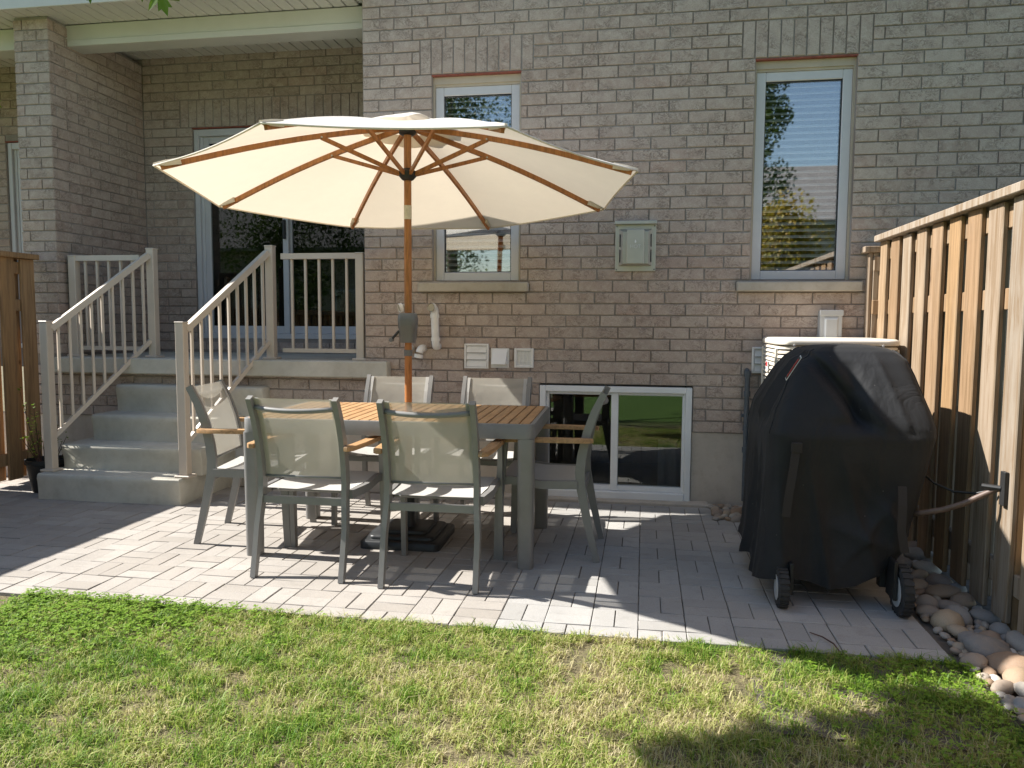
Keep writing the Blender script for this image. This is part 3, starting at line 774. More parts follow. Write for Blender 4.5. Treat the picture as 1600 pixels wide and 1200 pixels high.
p = [(X, .0, 1.075), (X, -.03, 1.075)] + elbow_arc((X, -.06, 1.075), (0, 1, 0), (0, 0, 1), .03) + [(X-.006, -.06, 1.32)] + elbow_arc((X-.006, -.06, 1.35), (0, 0, -1), (-.35, -.93, 0), .03)
pvc('upright white PVC vent pipe with its mouth turned towards the yard', p, r, ((X-.02, -.10, 1.352), (-.35, -.93, 0)), [((X, -.06, 1.115), (X, -.06, 1.14)), ((X-.005, -.06, 1.28), (X-.006, -.06, 1.305))])
X = -1.685
p = [(X+.02, .0, 1.06), (X+.02, -.03, 1.06)] + elbow_arc((X+.02, -.06, 1.06), (0, 1, 0), (0, 0, 1), .03) + [(X+.02, -.06, 1.32)] + elbow_arc((X+.02, -.06, 1.36), (0, 0, -1), (-.8, -.6, -.25), .035)
pvc('white PVC vent pipe mostly hidden behind the umbrella pole', p, r, ((X-.03, -.10, 1.348), (-.8, -.55, -.3)))
X = -1.585
p = [(X+.015, .0, 1.06), (X+.015, -.035, 1.06)] + elbow_arc((X+.01, -.06, 1.06), (.2, 1, 0), (-.25, 0, -1), .03)
pvc('short white PVC elbow pointing down, right of the umbrella pole', p, .0275, ((X-.004, -.06, 1.0), (-.15, 0, -1)))
t = thing('gas_pipe', 'dark grey painted gas pipe running up the wall beside the basement window', 'pipe', (.692, 0, 0))
MB().tube([(0, -.045, .05), (0, -.045, .4), (0, -.045, .90)] + [tuple(q) for q in elbow_arc((0, -.045, .935), (0, 0, -1), (0, 1, 0), .03)] + [(0, .01, .937)], .0165, 12).build('pipe', M['gas'], t, angle=40)
for z in (.40, .55, .78, .915): MB().tube([(0, -.045, z-.018), (0, -.045, z+.018)], .0225, 12).build('coupling', M['gas'], t, angle=40)
bx('clamp', M['gas'], t, -.03, .03, -.03, .01, .62, .64, .002)

# ---------------------------------------------------------------- air conditioner
t = thing('air_conditioner', 'beige outdoor air conditioner unit behind the covered grill', 'air conditioner', (1.105, -.415, 0)); hx, hy, rc = .335, .335, .085
def rrect(hx, hy, r, n=5):
    out = []
    for cx, cy, a0 in ((hx-r, hy-r, 0), (-hx+r, hy-r, 90), (-hx+r, -hy+r, 180), (hx-r, -hy+r, 270)):
        for k in range(n+1): a = R(a0+90*k/n); out.append((cx+r*math.cos(a), cy+r*math.sin(a)))
    return out
def loft(rings, cap=True):
    n = len(rings[0]); vs = [q for rg in rings for q in rg]; fs = []
    for i in range(len(rings)-1):
        for k in range(n): fs.append((i*n+k, i*n+(k+1) % n, (i+1)*n+(k+1) % n, (i+1)*n+k))
    if cap: fs += [tuple(range(n))[::-1], tuple((len(rings)-1)*n+k for k in range(n))]
    return MB().add(vs, fs)
rr = rrect(hx, hy, rc); ri = rrect(hx-.03, hy-.03, rc-.02)
loft([[(x, y, .10) for x, y in ri], [(x, y, 1.10) for x, y in ri]]).build('coil', M['dark'], t)
loft([[(x, y, .03) for x, y in rr], [(x, y, .12) for x, y in rr]]).build('base_pan', M['ac'], t)
cap_r = lambda s, z: [(x*s, y*s, z) for x, y in rr]
loft([cap_r(1.0, 1.128), cap_r(1.012, 1.132), cap_r(1.012, 1.152), cap_r(1.0, 1.158), cap_r(.96, 1.165)]).build('top_cap', M['ac'], t, angle=50)
lv = MB(); z = .135
while z < 1.115:
    ro = rrect(hx-.004, hy-.004, rc); rj = rrect(hx-.018, hy-.018, rc-.012)
    n = len(ro); o = len(lv.v)
    lv.add([(x, y, z) for x, y in ro]+[(x, y, z+.012) for x, y in ro]+[(x, y, z+.018) for x, y in rj], [(k, (k+1) % n, n+(k+1) % n, n+k) for k in range(n)]+[(n+k, n+(k+1) % n, 2*n+(k+1) % n, 2*n+k) for k in range(n)])
    z += .0262
tag(lv.build('louvers', M['ac'], t), kind='stuff')
for sx in (-1, 1):
    for sy in (-1, 1):
        bx('corner_strip', M['ac'], t, sx*(hx-rc)-.012, sx*(hx-rc)+.012, sy*hy-.006, sy*hy+.006, .12, 1.105, .002)
        bx('corner_strip', M['ac'], t, sx*hx-.006, sx*hx+.006, sy*(hy-rc)-.012, sy*(hy-rc)+.012, .12, 1.105, .002)
for k in range(4):
    for sy in (-1,): MB().lathe([(.0001, 0), (.006, 0), (.006, .006)], 8, (-.25+k*.16, sy*hy*1.012-.004, 1.128), 'y').build('screw', M['badge'], t)
bx('logo_plate', M['red'], t, -hx-.008, -hx-.004, .02, .07, .985, 1.015, .001); bx('logo_backing', M['badge'], t, -hx-.006, -hx-.001, .01, .08, .955, 1.02, .001)
bx('pad', M['foundation'], t, -.38, .38, -.38, .36, -.02, .029, .005)

# ---------------------------------------------------------------- dining table
tb = thing('dining_table', 'grey metal patio dining table with slatted teak top under the umbrella', 'table', (-1.318, -1.203, 0), R(1.8))
hx, hy = .775, .44; zt = .742; cr = .045
o = rrect(hx, hy, cr); inn = rrect(hx-.022, hy-.022, cr-.02)
n = len(o); vs = [(x, y, zt-.075) for x, y in o]+[(x, y, zt-.004) for x, y in o]+[(x*.997, y*.996, zt) for x, y in o]+[(x, y, zt) for x, y in inn]+[(x, y, zt-.075) for x, y in inn]
MB().add(vs, [(r_*n+k, r_*n+(k+1) % n, (r_+1)*n+(k+1) % n, (r_+1)*n+k) for r_ in range(4) for k in range(n)]+[(4*n+k, 4*n+(k+1) % n, (k+1) % n, k) for k in range(n)]).build('apron', M['alu'], tb, angle=35)
ns = 27; pw = (2*hx-.046)/ns
me = [MB().box(-pw/2+.003, pw/2-.003, -hy+.024, hy-.024, -.022, 0, .0025).mesh('slat', M['teak']) for _ in range(1)]
for k in range(ns): inst('slat', me[0], tb, (-hx+.023+pw*(k+.5), 0, zt+.002))
bx('under_rail', M['alu'], tb, -hx+.03, hx-.03, -.2, -.17, zt-.06, zt-.024, 0); bx('under_rail', M['alu'], tb, -hx+.03, hx-.03, .17, .2, zt-.06, zt-.024, 0)
for sx in (-1, 1):
    for sy in (-1, 1):
        def ring(w, z): return [(sx*(hx-.0435)+x, sy*(hy-.0435)+y, z) for x, y in rrect(w, w, w*.55, 4)]
        loft([ring(.039, .0), ring(.0395, .006), ring(.0425, zt-.076)]).build('leg', M['alu'], tb, angle=40)

# ---------------------------------------------------------------- chairs
def make_chair(label):
    t = thing('patio_chair', label, 'chair', (0, 0, 0), 0, 'matching patio chairs round the table'); A = M['alu']
    up = [(-.292, 0), (-.262, .12), (-.232, .25), (-.203, .40), (-.198, .47), (-.207, .56), (-.232, .68), (-.27, .79), (-.318, .888)]
    wd = [.032, .036, .042, .048, .05, .048, .044, .04, .034]
    for s in (-1, 1):
        MB().bar([(s*(.216 + (.010 if z < .3 else 0)), y, z) for y, z in up], .026, wd).build('back_upright', A, t, angle=30)
        MB().bar([(s*.262, .232, 0), (s*.262, .222, .3), (s*.262, .20, .632)], .026, [.034, .042, .048]).build('front_leg', A, t, angle=30)
        MB().bar([(s*.232, -.185, .408), (s*.246, 0, .405), (s*.25, .16, .425), (s*.25, .215, .418)], .026, .042).build('seat_rail', A, t, angle=30)
        # teak arm: plan outline with rounded front
        out = [(.232, -.262), (.252, -.268), (.275, -.24), (.286, -.1), (.288, .1), (.284, .215), (.27, .238), (.25, .238), (.238, .215), (.236, .05), (.234, -.1), (.23, -.2)]
        c_ = len(out); vs = [(s*x, y, z + (.006 if y > .2 else 0) * -1) for z in (.633, .65) for x, y in out] + [(s*(x*.94+.26*.06), y*.985, .655 - (.006 if y > .2 else 0)) for x, y in out]
        fs = [(k, (k+1) % c_, c_+(k+1) % c_, c_+k) for k in range(c_)]+[(c_+k, c_+(k+1) % c_, 2*c_+(k+1) % c_, 2*c_+k) for k in range(c_)]+[tuple(range(c_))[::-1], tuple(range(2*c_, 3*c_))]
        MB().add(vs, fs).build('armrest', M['teak'], t, angle=40)
    MB().bar([(-.203, -.212, .375), (.203, -.212, .375)], .036, .022, (0, 0, 1)).build('rear_rail', A, t)
    MB().bar([(-.237, .21, .416), (.237, .21, .416)], .03, .022, (0, 0, 1)).build('front_rail', A, t)
    MB().tube([(x, -.288-.030*(1-(x/.205)**2), .838-.012*(1-(x/.205)**2)) for x in np.linspace(-.205, .205, 15)], .0125, 8).build('top_bar', A, t, smooth=True)
    zz = np.linspace(.487, .884, 14); yy = np.interp(zz, [p_[1] for p_ in up], [p_[0] for p_ in up])
    P = [[(x, y + .012 - .014*(1-(x/.2)**2)*math.sin(PI*(z-.48)/.42), z) for x in np.linspace(-.204, .204, 9)] for y, z in zip(yy, zz)]
    MB().grid(P).build('back_sling', M['sling'], t, True)
    for s in (-1, 1): MB().bar([(s*.19, y+.0155, z) for y, z in zip(yy, zz)], .022, .003).build('sling_hem', M['seat_sling'], t)
    MB().tube([(-.205, yy[0]+.012, zz[0]), (.205, yy[0]+.012, zz[0])], .007, 8).build('sling_bar', A, t, smooth=True)
    P = [[(x*(.213+.02*(y+.19)/.4), y, .425 + .016*max(0, (y-.05)/.15) - .018*(1-x*x)*math.sin(PI*(y+.19)/.41)) for x in np.linspace(-1, 1, 9)] for y in np.linspace(-.19, .222, 10)]
    MB().grid(P).build('seat_sling', M['seat_sling'], t, True)
    for k, y in enumerate((-.08, .08)): MB().tube([(-.235, y, .396), (.235, y, .396)], .009, 8).build('under_bar', A, t, smooth=True)
    return t
ch = make_chair('patio chair nearest the lawn, left of the two with backs to the viewer')
CHAIRS = [((-1.632, -1.685), 0, None), ((-.978, -1.712), 1.5, 'patio chair nearest the lawn, right of the two with backs to the viewer'),
          ((-1.598, -.745), 181, 'patio chair on the house side of the table, directly behind the umbrella pole'),
          ((-.948, -.735), 179, 'patio chair on the house side of the table, nearer the basement window'),
          ((-2.200, -1.235), -81, 'patio chair at the left end of the table, nearest the concrete steps'),
          ((-.512, -1.200), 90, 'patio chair at the right end of the table, in front of the basement window')]
for i, ((x, y), a, lab) in enumerate(CHAIRS):
    c = ch if i == 0 else copy_tree(ch)
    c.location = (x, y, 0); c.rotation_euler = (0, 0, R(a))
    if lab: c['label'] = lab

# ---------------------------------------------------------------- umbrella
UX, UY = -1.2747, -1.305; RU = 1.250; ZR = 1.964; A0 = R(260.35)
ub = thing('patio_umbrella', 'large cream market umbrella with wooden pole and ribs over the table', 'umbrella', (UX, UY, 0))
ZA = 2.315
def tilt(p): return Vector((p[0], p[1], p[2] + .017*p[0] - .05*p[1]))
angs = [A0 + k*PI/4 for k in range(8)]
tips = [tilt((RU*math.cos(a), RU*math.sin(a), ZR)) for a in angs]; apex = tilt((0, 0, ZA))
r0 = .13    # canopy starts below the vent opening
for k in range(8):
    a, b = tips[k], tips[(k+1) % 8]; P = []
    for u in np.linspace(r0/RU, 1, 12):
        row = []
        for v in np.linspace(0, 1, 11):
            ed = a.lerp(b, v); q = apex.lerp(ed, u)
            rib = apex.lerp(a.lerp(b, v), u)
            sag = -.030*math.sin(PI*v)*u*(1.2-u)*1.6 ; sc = 1 - .016*math.sin(PI*v)*max(0, (u-.75)/.25)**2
            bulge = .030*math.sin(PI*min(1, u))      # ribs bow slightly
            row.append((q.x*sc, q.y*sc, q.z + sag + bulge))
        P.append(row)
    MB().grid(P).build('canopy_panel', M['canopy'], ub, True)
    MB().tube([Vector(q) - Vector((0, 0, .004)) for q in P[-1]], .0045, 6).build('hem', M['canopy'], ub, smooth=True)
P = []
for i, rr_ in enumerate(np.linspace(.004, .25, 9)):
    P.append([(rr_*math.cos(a)*(1+.02*math.cos(8*(a-A0))), rr_*math.sin(a)*(1+.02*math.cos(8*(a-A0))), ZA+.045-.075*(rr_/.25)**1.4 - .016*(1-math.cos(8*(a-A0)))*(rr_/.25)**2*.5 - .05*rr_*math.sin(a)+.017*rr_*math.cos(a)+.01*math.sin(5*a+1)*(rr_/.25)) for a in np.linspace(0, 2*PI, 65)])
MB().grid(P).build('vent_cap', M['canopy'], ub, True)
hubz = 2.047
def rib_pt(k, u): q = apex.lerp(tips[k], u); return Vector((q.x, q.y, q.z + .030*math.sin(PI*min(1, u)) - .020))
for k in range(8):
    rb = MB().bar([rib_pt(k, u) for u in np.linspace(.04, .975, 10)], .016, .026, (-math.sin(angs[k]), math.cos(angs[k]), 0)).build('rib', M['pole_wood'], ub)
    j = rib_pt(k, .37); h = Vector((.045*math.cos(angs[k]), .045*math.sin(angs[k]), hubz)); off = Vector((-math.sin(angs[k]), math.cos(angs[k]), 0))*.0
    MB().bar([h+off, j+off-Vector((0, 0, .008))], .013, .021, (-math.sin(angs[k]), math.cos(angs[k]), 0)).build('strut', M['pole_wood'], rb)
    sd = Vector((-math.sin(angs[k]), math.cos(angs[k]), 0))
    MB().tube([j-sd*.016-Vector((0, 0, .008)), j+sd*.016-Vector((0, 0, .008))], .005, 8).build('pin', M['steel'], rb)
    tp = tips[k]; e = rib_pt(k, .905); d = (tp-e).normalized()
    MB().bar([e+Vector((0, 0, .006)), e.lerp(tp, .6)+Vector((0, 0, .002)), tp+Vector((0, 0, .004))], [.046, .036, .014], [.030, .026, .008], (-math.sin(angs[k]), math.cos(angs[k]), 0)).build('tip_pocket', M['canopy'], ub, smooth=False)
LN = lambda z: Vector((-.04*(1-z/2.1), .115*(1-z/2.1), z))
MB().tube([LN(.3), LN(1.81)], .0205, 18).build('lower_pole', M['pole_wood'], ub, angle=40)
MB().tube([LN(1.88), LN(2.29)], .0205, 18).build('upper_pole', M['pole_wood'], ub, angle=40)
MB().tube([LN(1.808), LN(1.882)], .0215, 18).build('tilt_sleeve', plain('cream_sleeve', (.62, .56, .45), .6, 0, .15, 40), ub, angle=40)
MB().lathe([(.022, hubz-.035), (.032, hubz-.03), (.046, hubz-.014), (.05, hubz), (.05, hubz+.012), (.034, hubz+.022), (.022, hubz+.03)], 20).build('hub', M['black_plastic'], ub, angle=40)
MB().lathe([(.03, 2.25), (.046, 2.26), (.046, 2.285), (.03, 2.3)], 16).build('top_hub', M['black_plastic'], ub, angle=40)
hs = [[(LN(z).x+x*s_x, LN(z).y+y*s_x*.9-.004, z) for x, y in rrect(.05, .045, .025)] for z, s_x in ((1.135, .78), (1.15, .86), (1.212, .95), (1.216, 1.0), (1.262, 1.05), (1.29, .98), (1.299, .82))]
loft(hs).build('crank_housing', M['grey_plastic'], ub, angle=45)
MB().tube([(-.06, .02, 1.20), (-.10, .015, 1.155)], .007, 8).build('crank_handle', M['black_plastic'], ub); MB().lathe([(.0001, 0), (.011, 0), (.011, .03), (.0001, .03)], 10, (-.103, .0, 1.15), 'y').build('crank_knob', M['grey_plastic'], ub)
MB().tube([LN(1.062), LN(1.095)], .0235, 16).build('pole_band', M['grey_plastic'], ub, angle=40)
bs = thing('umbrella_base', 'heavy black square umbrella base under the table', 'umbrella base', (-1.312, -1.19, 0), R(2))
for k, (w, a, b) in enumerate(((.225, 0, .045), (.185, .046, .066), (.135, .067, .085))): loft([[(x, y, a) for x, y in rrect(w, w, .03)], [(x, y, b-.008) for x, y in rrect(w, w, .03)], [(x*.96, y*.96, b) for x, y in rrect(w, w, .03)]]).build('base_tier', M['base_black'], bs, angle=50)
MB().lathe([(.05, .08), (.034, .11), (.03, .36), (.033, .362), (.033, .38)], 18).build('stem', M['base_black'], bs, angle=50)
MB().tube([(.03, 0, .30), (.075, 0, .30)], .008, 8).build('knob', M['base_black'], bs)

# ---------------------------------------------------------------- covered grill
gr = thing('covered_grill', 'barbecue grill under a black vinyl cover beside the fence', 'grill', (.905, -1.46, 0))
def srect(hx, hy, p, n=240):
    out = []
    for k in range(n):
        a = 2*PI*k/n; c_, s_ = math.cos(a), math.sin(a)
        r_ = (abs(c_/hx)**p + abs(s_/hy)**p)**(-1/p); out.append((r_*c_, r_*s_, a))
    return out
#       z    x0    x1    y0     y1   power
KEY = [(.10, .505, 1.10, -1.905, -1.02, 6), (.22, .522, 1.135, -1.895, -1.025, 6.5), (.40, .54, 1.20, -1.882, -1.03, 7), (.55, .552, 1.235, -1.876, -1.03, 8), (.725, .561, 1.262, -1.872, -1.03, 10), (.748, .562, 1.268, -1.874, -1.025, 10),
       (.762, .566, 1.268, -1.872, -1.03, 12), (.80, .575, 1.268, -1.858, -1.04, 12), (.86, .592, 1.258, -1.826, -1.05, 12), (.93, .628, 1.238, -1.785, -1.08, 11), (1.02, .675, 1.212, -1.730, -1.11, 10), (1.085, .722, 1.188, -1.685, -1.14, 9), (1.125, .768, 1.155, -1.645, -1.17, 7), (1.145, .82, 1.11, -1.60, -1.22, 5), (1.154, .88, 1.05, -1.55, -1.30, 3), (1.157, .94, .99, -1.48, -1.40, 2)]
KEY = np.array(KEY); rings = []
zs_ = np.concatenate([np.linspace(.10, .70, 44), np.linspace(.715, .80, 9), np.linspace(.81, 1.10, 26), np.linspace(1.11, 1.157, 12)])
for z in zs_:
    x0, x1, y0, y1, p_ = (np.interp(z, KEY[:, 0], KEY[:, k]) for k in range(1, 6))
    cx, cyy = (x0+x1)/2, (y0+y1)/2; rg = []
    for (x, y, a) in srect((x1-x0)/2, (y1-y0)/2, p_):
        X, Y = cx+x, cyy+y; zz = z
        n_ = np.array([math.cos(a), math.sin(a)])
        low = max(0, min(1, (.735-z)/.30)); crest = lambda d, w: math.exp(-abs(d)/w)
        near = max(0, -n_[1])**3; left = max(0, -n_[0])**2; front = max(0, -n_[1])
        f = low*(.008*math.sin(a*9+1.3+z*2) + .012*math.sin(a*5-.7+z*3.1))
        # hanging folds below the shelf edge: crests fan out from the corners and the strap
        f += low*left*(.042*crest(Y+1.22-.12*(.7-z), .03) + .05*crest(Y+1.42+.06*(.7-z), .03) + .046*crest(Y+1.62+.10*(.7-z), .028) + .036*crest(Y+1.77, .025) - .034)
        f += low*near*(.04*crest(X-.60-.06*(.7-z), .026) + .038*crest(X-.72-.18*(.7-z), .026) + .034*crest(X-.86-.30*(.7-z), .03) + .026*crest(X-1.0-.28*(.7-z), .025) - .026)
        f += near*(.034*crest((X-1.09)+.9*(z-.40), .03)*math.exp(-((z-.38)/.16)**2) + .026*crest((X-1.05)-.7*(z-.42), .028)*math.exp(-((z-.36)/.14)**2) - .042*math.exp(-((X-1.0)/.13)**2-((z-.47)/.13)**2) + .02*crest(z-.26-.35*(1.12-X), .02)*max(0, min(1, (X-.8)/.1)))
        up_ = max(0, min(1, (z-.775)/.05))*max(0, min(1, (1.14-z)/.06))
        # drape folds on the hood: a deep tuck on the viewer's side and creases on the yard side
        d1 = (X-.83) + (z-1.0)*.75; d2 = (X-.93) + (z-.95)*.10
        f += up_*front*(-.050*math.exp(-(d1/.030)**2) + .026*crest(d1-.07, .03) + .020*crest(d1+.06, .03) - .045*math.exp(-(d2/.045)**2)*max(0, min(1, (1.1-z)/.15)) + .016*crest(X-1.10+.3*(z-.9), .025) - .02*math.exp(-((z-.80)/.03)**2)*crest(X-.85, .1))
        f += up_*left*(-.045*math.exp(-((Y+1.60-.2*(z-.9))/.06)**2) + .022*crest(Y+1.48, .03) + .02*crest(Y+1.70, .03) + .012*crest(Y+1.25+.3*(z-.9), .03))
        f += up_*.005*math.sin(a*7+z*11)
        hem = 0
        if z < .2:
            hem = (.2-z)/.1*(.075*max(0, min(1, (X-.95)/.25))*front + .02*math.sin(a*6+.5) + .055*max(0, n_[0])+.02*max(0, n_[1]))
        rg.append((X+n_[0]*f-gr.location.x, Y+n_[1]*f-gr.location.y, zz+hem))
    rings.append(rg)
loft(rings, cap=False).build('cover', M['cover'], gr, True)
iz = int(np.argmin(np.abs(zs_-.757))); O2 = [Vector(q)*1. for q in rings[iz]]
for col in (150, 210, 90, 30):
    MB().tube([Vector(rg[col]) + Vector((rg[col][0], rg[col][1], 0)).normalized()*.001 for rg in rings[iz:-6]], .0032, 6).build('seam', M['cover'], gr, smooth=True)
n = 240; top = rings[-1]; MB().add(top, [tuple(range(n))]).build('cover_top', M['cover'], gr, True)
def strap(pts, w): return MB().bar([Vector(p) - Vector(gr.location) for p in pts], w, .004, (1, 0, 0)).build('strap', M['strap'], gr)
strap([(.665, -1.905, .70), (.655, -1.915, .62), (.64, -1.925, .52), (.628, -1.93, .41)], .035)
bx('buckle', M['strap'], gr, .645-.905, .69-.905, -1.915+1.46, -1.90+1.46, .69, .735, .003)
strap([(1.105, -1.905, .56), (1.102, -1.93, .48), (1.098, -1.94, .38), (1.115, -1.945, .28)], .035)
# badge on the yard-side slope of the hood
bd = part_empty('badge', gr); _p = onX(1240, 575, .648); _n = Vector((-.886, -.05, .46)).normalized(); _u = Vector((.45, -.25, .86)); _u = (_u-_n*_u.dot(_n)).normalized(); _v = _n.cross(_u)
bd.matrix_local = Matrix(((_u.x, _v.x, _n.x, _p[0]-.905), (_u.y, _v.y, _n.y, _p[1]+1.46), (_u.z, _v.z, _n.z, _p[2]), (0, 0, 0, 1)))
bx('badge_border', M['badge'], bd, -.06, .06, -.018, .018, .0, .002, 0); bx('badge_field', M['black_plastic'], bd, -.055, .055, -.0145, .0145, .0021, .004, 0); bx('badge_stripe', M['red'], bd, -.045, .045, -.011, .0, .0041, .006, 0)
# cart under the cover
for (x, y) in ((.665, -1.80), (1.075, -1.80), (.66, -1.10), (1.09, -1.10)):
    bx('cart_leg', M['black_plastic'], gr, x-.905-.022, x-.905+.022, y+1.46-.022, y+1.46+.022, .085, .5, .003)
bx('bottom_shelf', M['black_plastic'], gr, -.255, .185, -.36, .36, .16, .185, .003)
def wheel(x, y, rad):
    w = part_empty('wheel', gr); w.location = (x-.905, y+1.46, rad); hw = .024
    m = MB(); N = 36
    prof = [(rad*.62, -hw*.8), (rad*.86, -hw), (rad*.97, -hw*.75), (rad, -hw*.3), (rad, hw*.3), (rad*.97, hw*.75), (rad*.86, hw), (rad*.62, hw*.8)]
    m.lathe(prof, N, (0, 0, 0), 'x', cap=False)
    m.build('tyre', M['rubber'], w, angle=40)
    k_ = MB()
    for k in range(22):
        a = 2*PI*k/22; ca, sa = math.cos(a), math.sin(a)
        k_.bar([(-hw*.85, rad*1.0*ca, rad*1.0*sa), (hw*.85, rad*1.0*ca, rad*1.0*sa)], rad*.16, .008, (0, -sa, ca))
    k_.build('tread', M['rubber'], w)
    MB().lathe([(rad*.14, -hw*.9), (rad*.5, -hw*.5), (rad*.60, -hw*1.04), (rad*.66, -hw*1.0)], N, (0, 0, 0), 'x', cap=True).build('rim', M['boxgrey'], w, angle=40)
wheel(.625, -1.905, .085); wheel(1.118, -1.915, .108)
bx('wheel_bracket', M['black_plastic'], gr, 1.075-.905, 1.09-.905, -1.95+1.46, -1.84+1.46, .07, .24, .002); bx('wheel_bracket', M['black_plastic'], gr, .655-.905, .67-.905, -1.93+1.46, -1.84+1.46, .06, .2, .002)
# hose and bracket on the fence
t = thing('gas_hose', 'brown hose curving from the covered grill to a bracket on the fence', 'hose', (1.46, -1.97, .585))
cur = [onX(1425, 803, 1.18), onX(1445, 801, 1.22), onX(1475, 796, 1.28), onX(1505, 787, 1.34), onX(1530, 776, 1.39), onX(1552, 766, 1.44), (1.462, -1.985, .585)]
MB().tube([Vector(q)-Vector(t.location) for q in cur], .0125, 10).build('hose', M['hose'], t, smooth=True)
bx('bracket', M['black_plastic'], t, -.006, .011, -.05, -.01, -.07, .07, .002)
MB().tube([(-.004, -.02, 0), (-.06, .02, .0)], .010, 8).build('nozzle', M['black_plastic'], t)
t = thing('black_cable', 'thin black cable drooping between the covered grill and the fence', 'cable', (1.46, -1.9, .6))
cur = [onX(1436, 735, 1.24), onX(1460, 755, 1.29), onX(1490, 768, 1.35), onX(1525, 771, 1.41), onX(1550, 766, 1.445)]
tag(t); MB().tube([Vector(q)-Vector(t.location) for q in cur], .0055, 8).build('cable', M['black_plastic'], t, smooth=True)

# ---------------------------------------------------------------- river stones
bed = bpy.data.objects.new('stone_border', None); COL.objects.link(bed); tag(bed, kind='structure')
MB().grid([[(x, y, -.012) for x in (.4, 1.2, 1.9)] for y in (-3.0, -1, .02)]).build('soil', M['sand'], bed)
svar = []
for k in range(10):
    bm = bmesh.new(); bmesh.ops.create_icosphere(bm, subdivisions=2, radius=1); r = random.Random(k)
    ph = [r.uniform(0, 6) for _ in range(6)]
    for v in bm.verts:
        c = v.co; q = 1 + .10*math.sin(2.1*c.x+ph[0])+.09*math.sin(2.6*c.y+ph[1])+.06*math.sin(3.3*c.z+ph[2])+.04*math.sin(5*c.x+3*c.y+ph[3])
        v.co = c*q
    me = bpy.data.meshes.new('stone'); bm.to_mesh(me); bm.free(); me.materials.append(M['stone']); me.polygons.foreach_set('use_smooth', [True]*len(me.polygons)); svar.append(me)
placed = []
def stones(region, n, smin, smax, layers=.0):
    tries = 0; c = 0
    while c < n and tries < n*40:
        tries += 1; x, y = region(random.random(), random.random())
        s = smin + (smax-smin)*random.random()**1.8
        if any((x-a)**2+(y-b)**2 < (.80*(s+d))**2 for a, b, d in placed): continue
        placed.append((x, y, s)); c += 1
        inst('stone', random.choice(svar), bed, (x, y, s*.30+layers*random.random()), (random.uniform(-.35, .35), random.uniform(-.35, .35), random.uniform(0, 6.3)), (s*random.uniform(1., 1.45), s*random.uniform(.8, 1.05), s*random.uniform(.5, .8)))
stones(lambda u, v: (1.23+.24*u, -2.78+1.9*v), 34, .045, .07)
stones(lambda u, v: (1.20+.28*u, -2.84+2.3*v), 230, .016, .045)
stones(lambda u, v: (.47+.28*u, -.42+.36*v), 60, .022, .046)
stones(lambda u, v: (.44+.24*u, -.13+.08*v), 14, .03, .05)
for (px, py, s, z) in ((1405, 858, .05, .03),): pass

# ---------------------------------------------------------------- flower pot
t = thing('flower_pot', 'black plastic pot with a straggly plant against the left fence', 'potted plant', (-4.30, -.45, 0))
MB().lathe([(.10, 0), (.105, .01), (.135, .20), (.146, .205), (.146, .235), (.135, .237), (.128, .20), (.0001, .195)], 28).build('pot', M['black_plastic'], t, angle=40)
r = random.Random(5); sm = MB(); lf = MB()
for k in range(16):
    a = r.uniform(0, 6.3); L = r.uniform(.12, .3) if k > 3 else r.uniform(.38, .6); lean = r.uniform(.02, .12)
    pts = [Vector((.05*math.cos(a)+lean*s_*math.cos(a), .05*math.sin(a)+lean*s_*math.sin(a), .19+L*s_)) for s_ in np.linspace(0, 1, 6)]
    sm.tube(pts, [.004, .0035, .003, .003, .002, .0012], 5)
    for q in pts[2:]:
        for _ in range(3 if k > 3 else 8):
            b = r.uniform(0, 6.3); w = r.uniform(.012, .026); d = Vector((math.cos(b), math.sin(b), r.uniform(-.2, .7))).normalized(); sd = d.cross(Vector((0, 0, 1))).normalized()*w*.4
            p_ = q + Vector((r.uniform(-.01, .01), r.uniform(-.01, .01), r.uniform(-.03, .03))); lf.add([p_, p_+d*w*.6+sd, p_+d*w*1.3, p_+d*w*.6-sd], [(0, 1, 2, 3)])
sm.build('stems', M['twig'], t); tag(lf.build('leaves', M['maple'], t), kind='stuff')

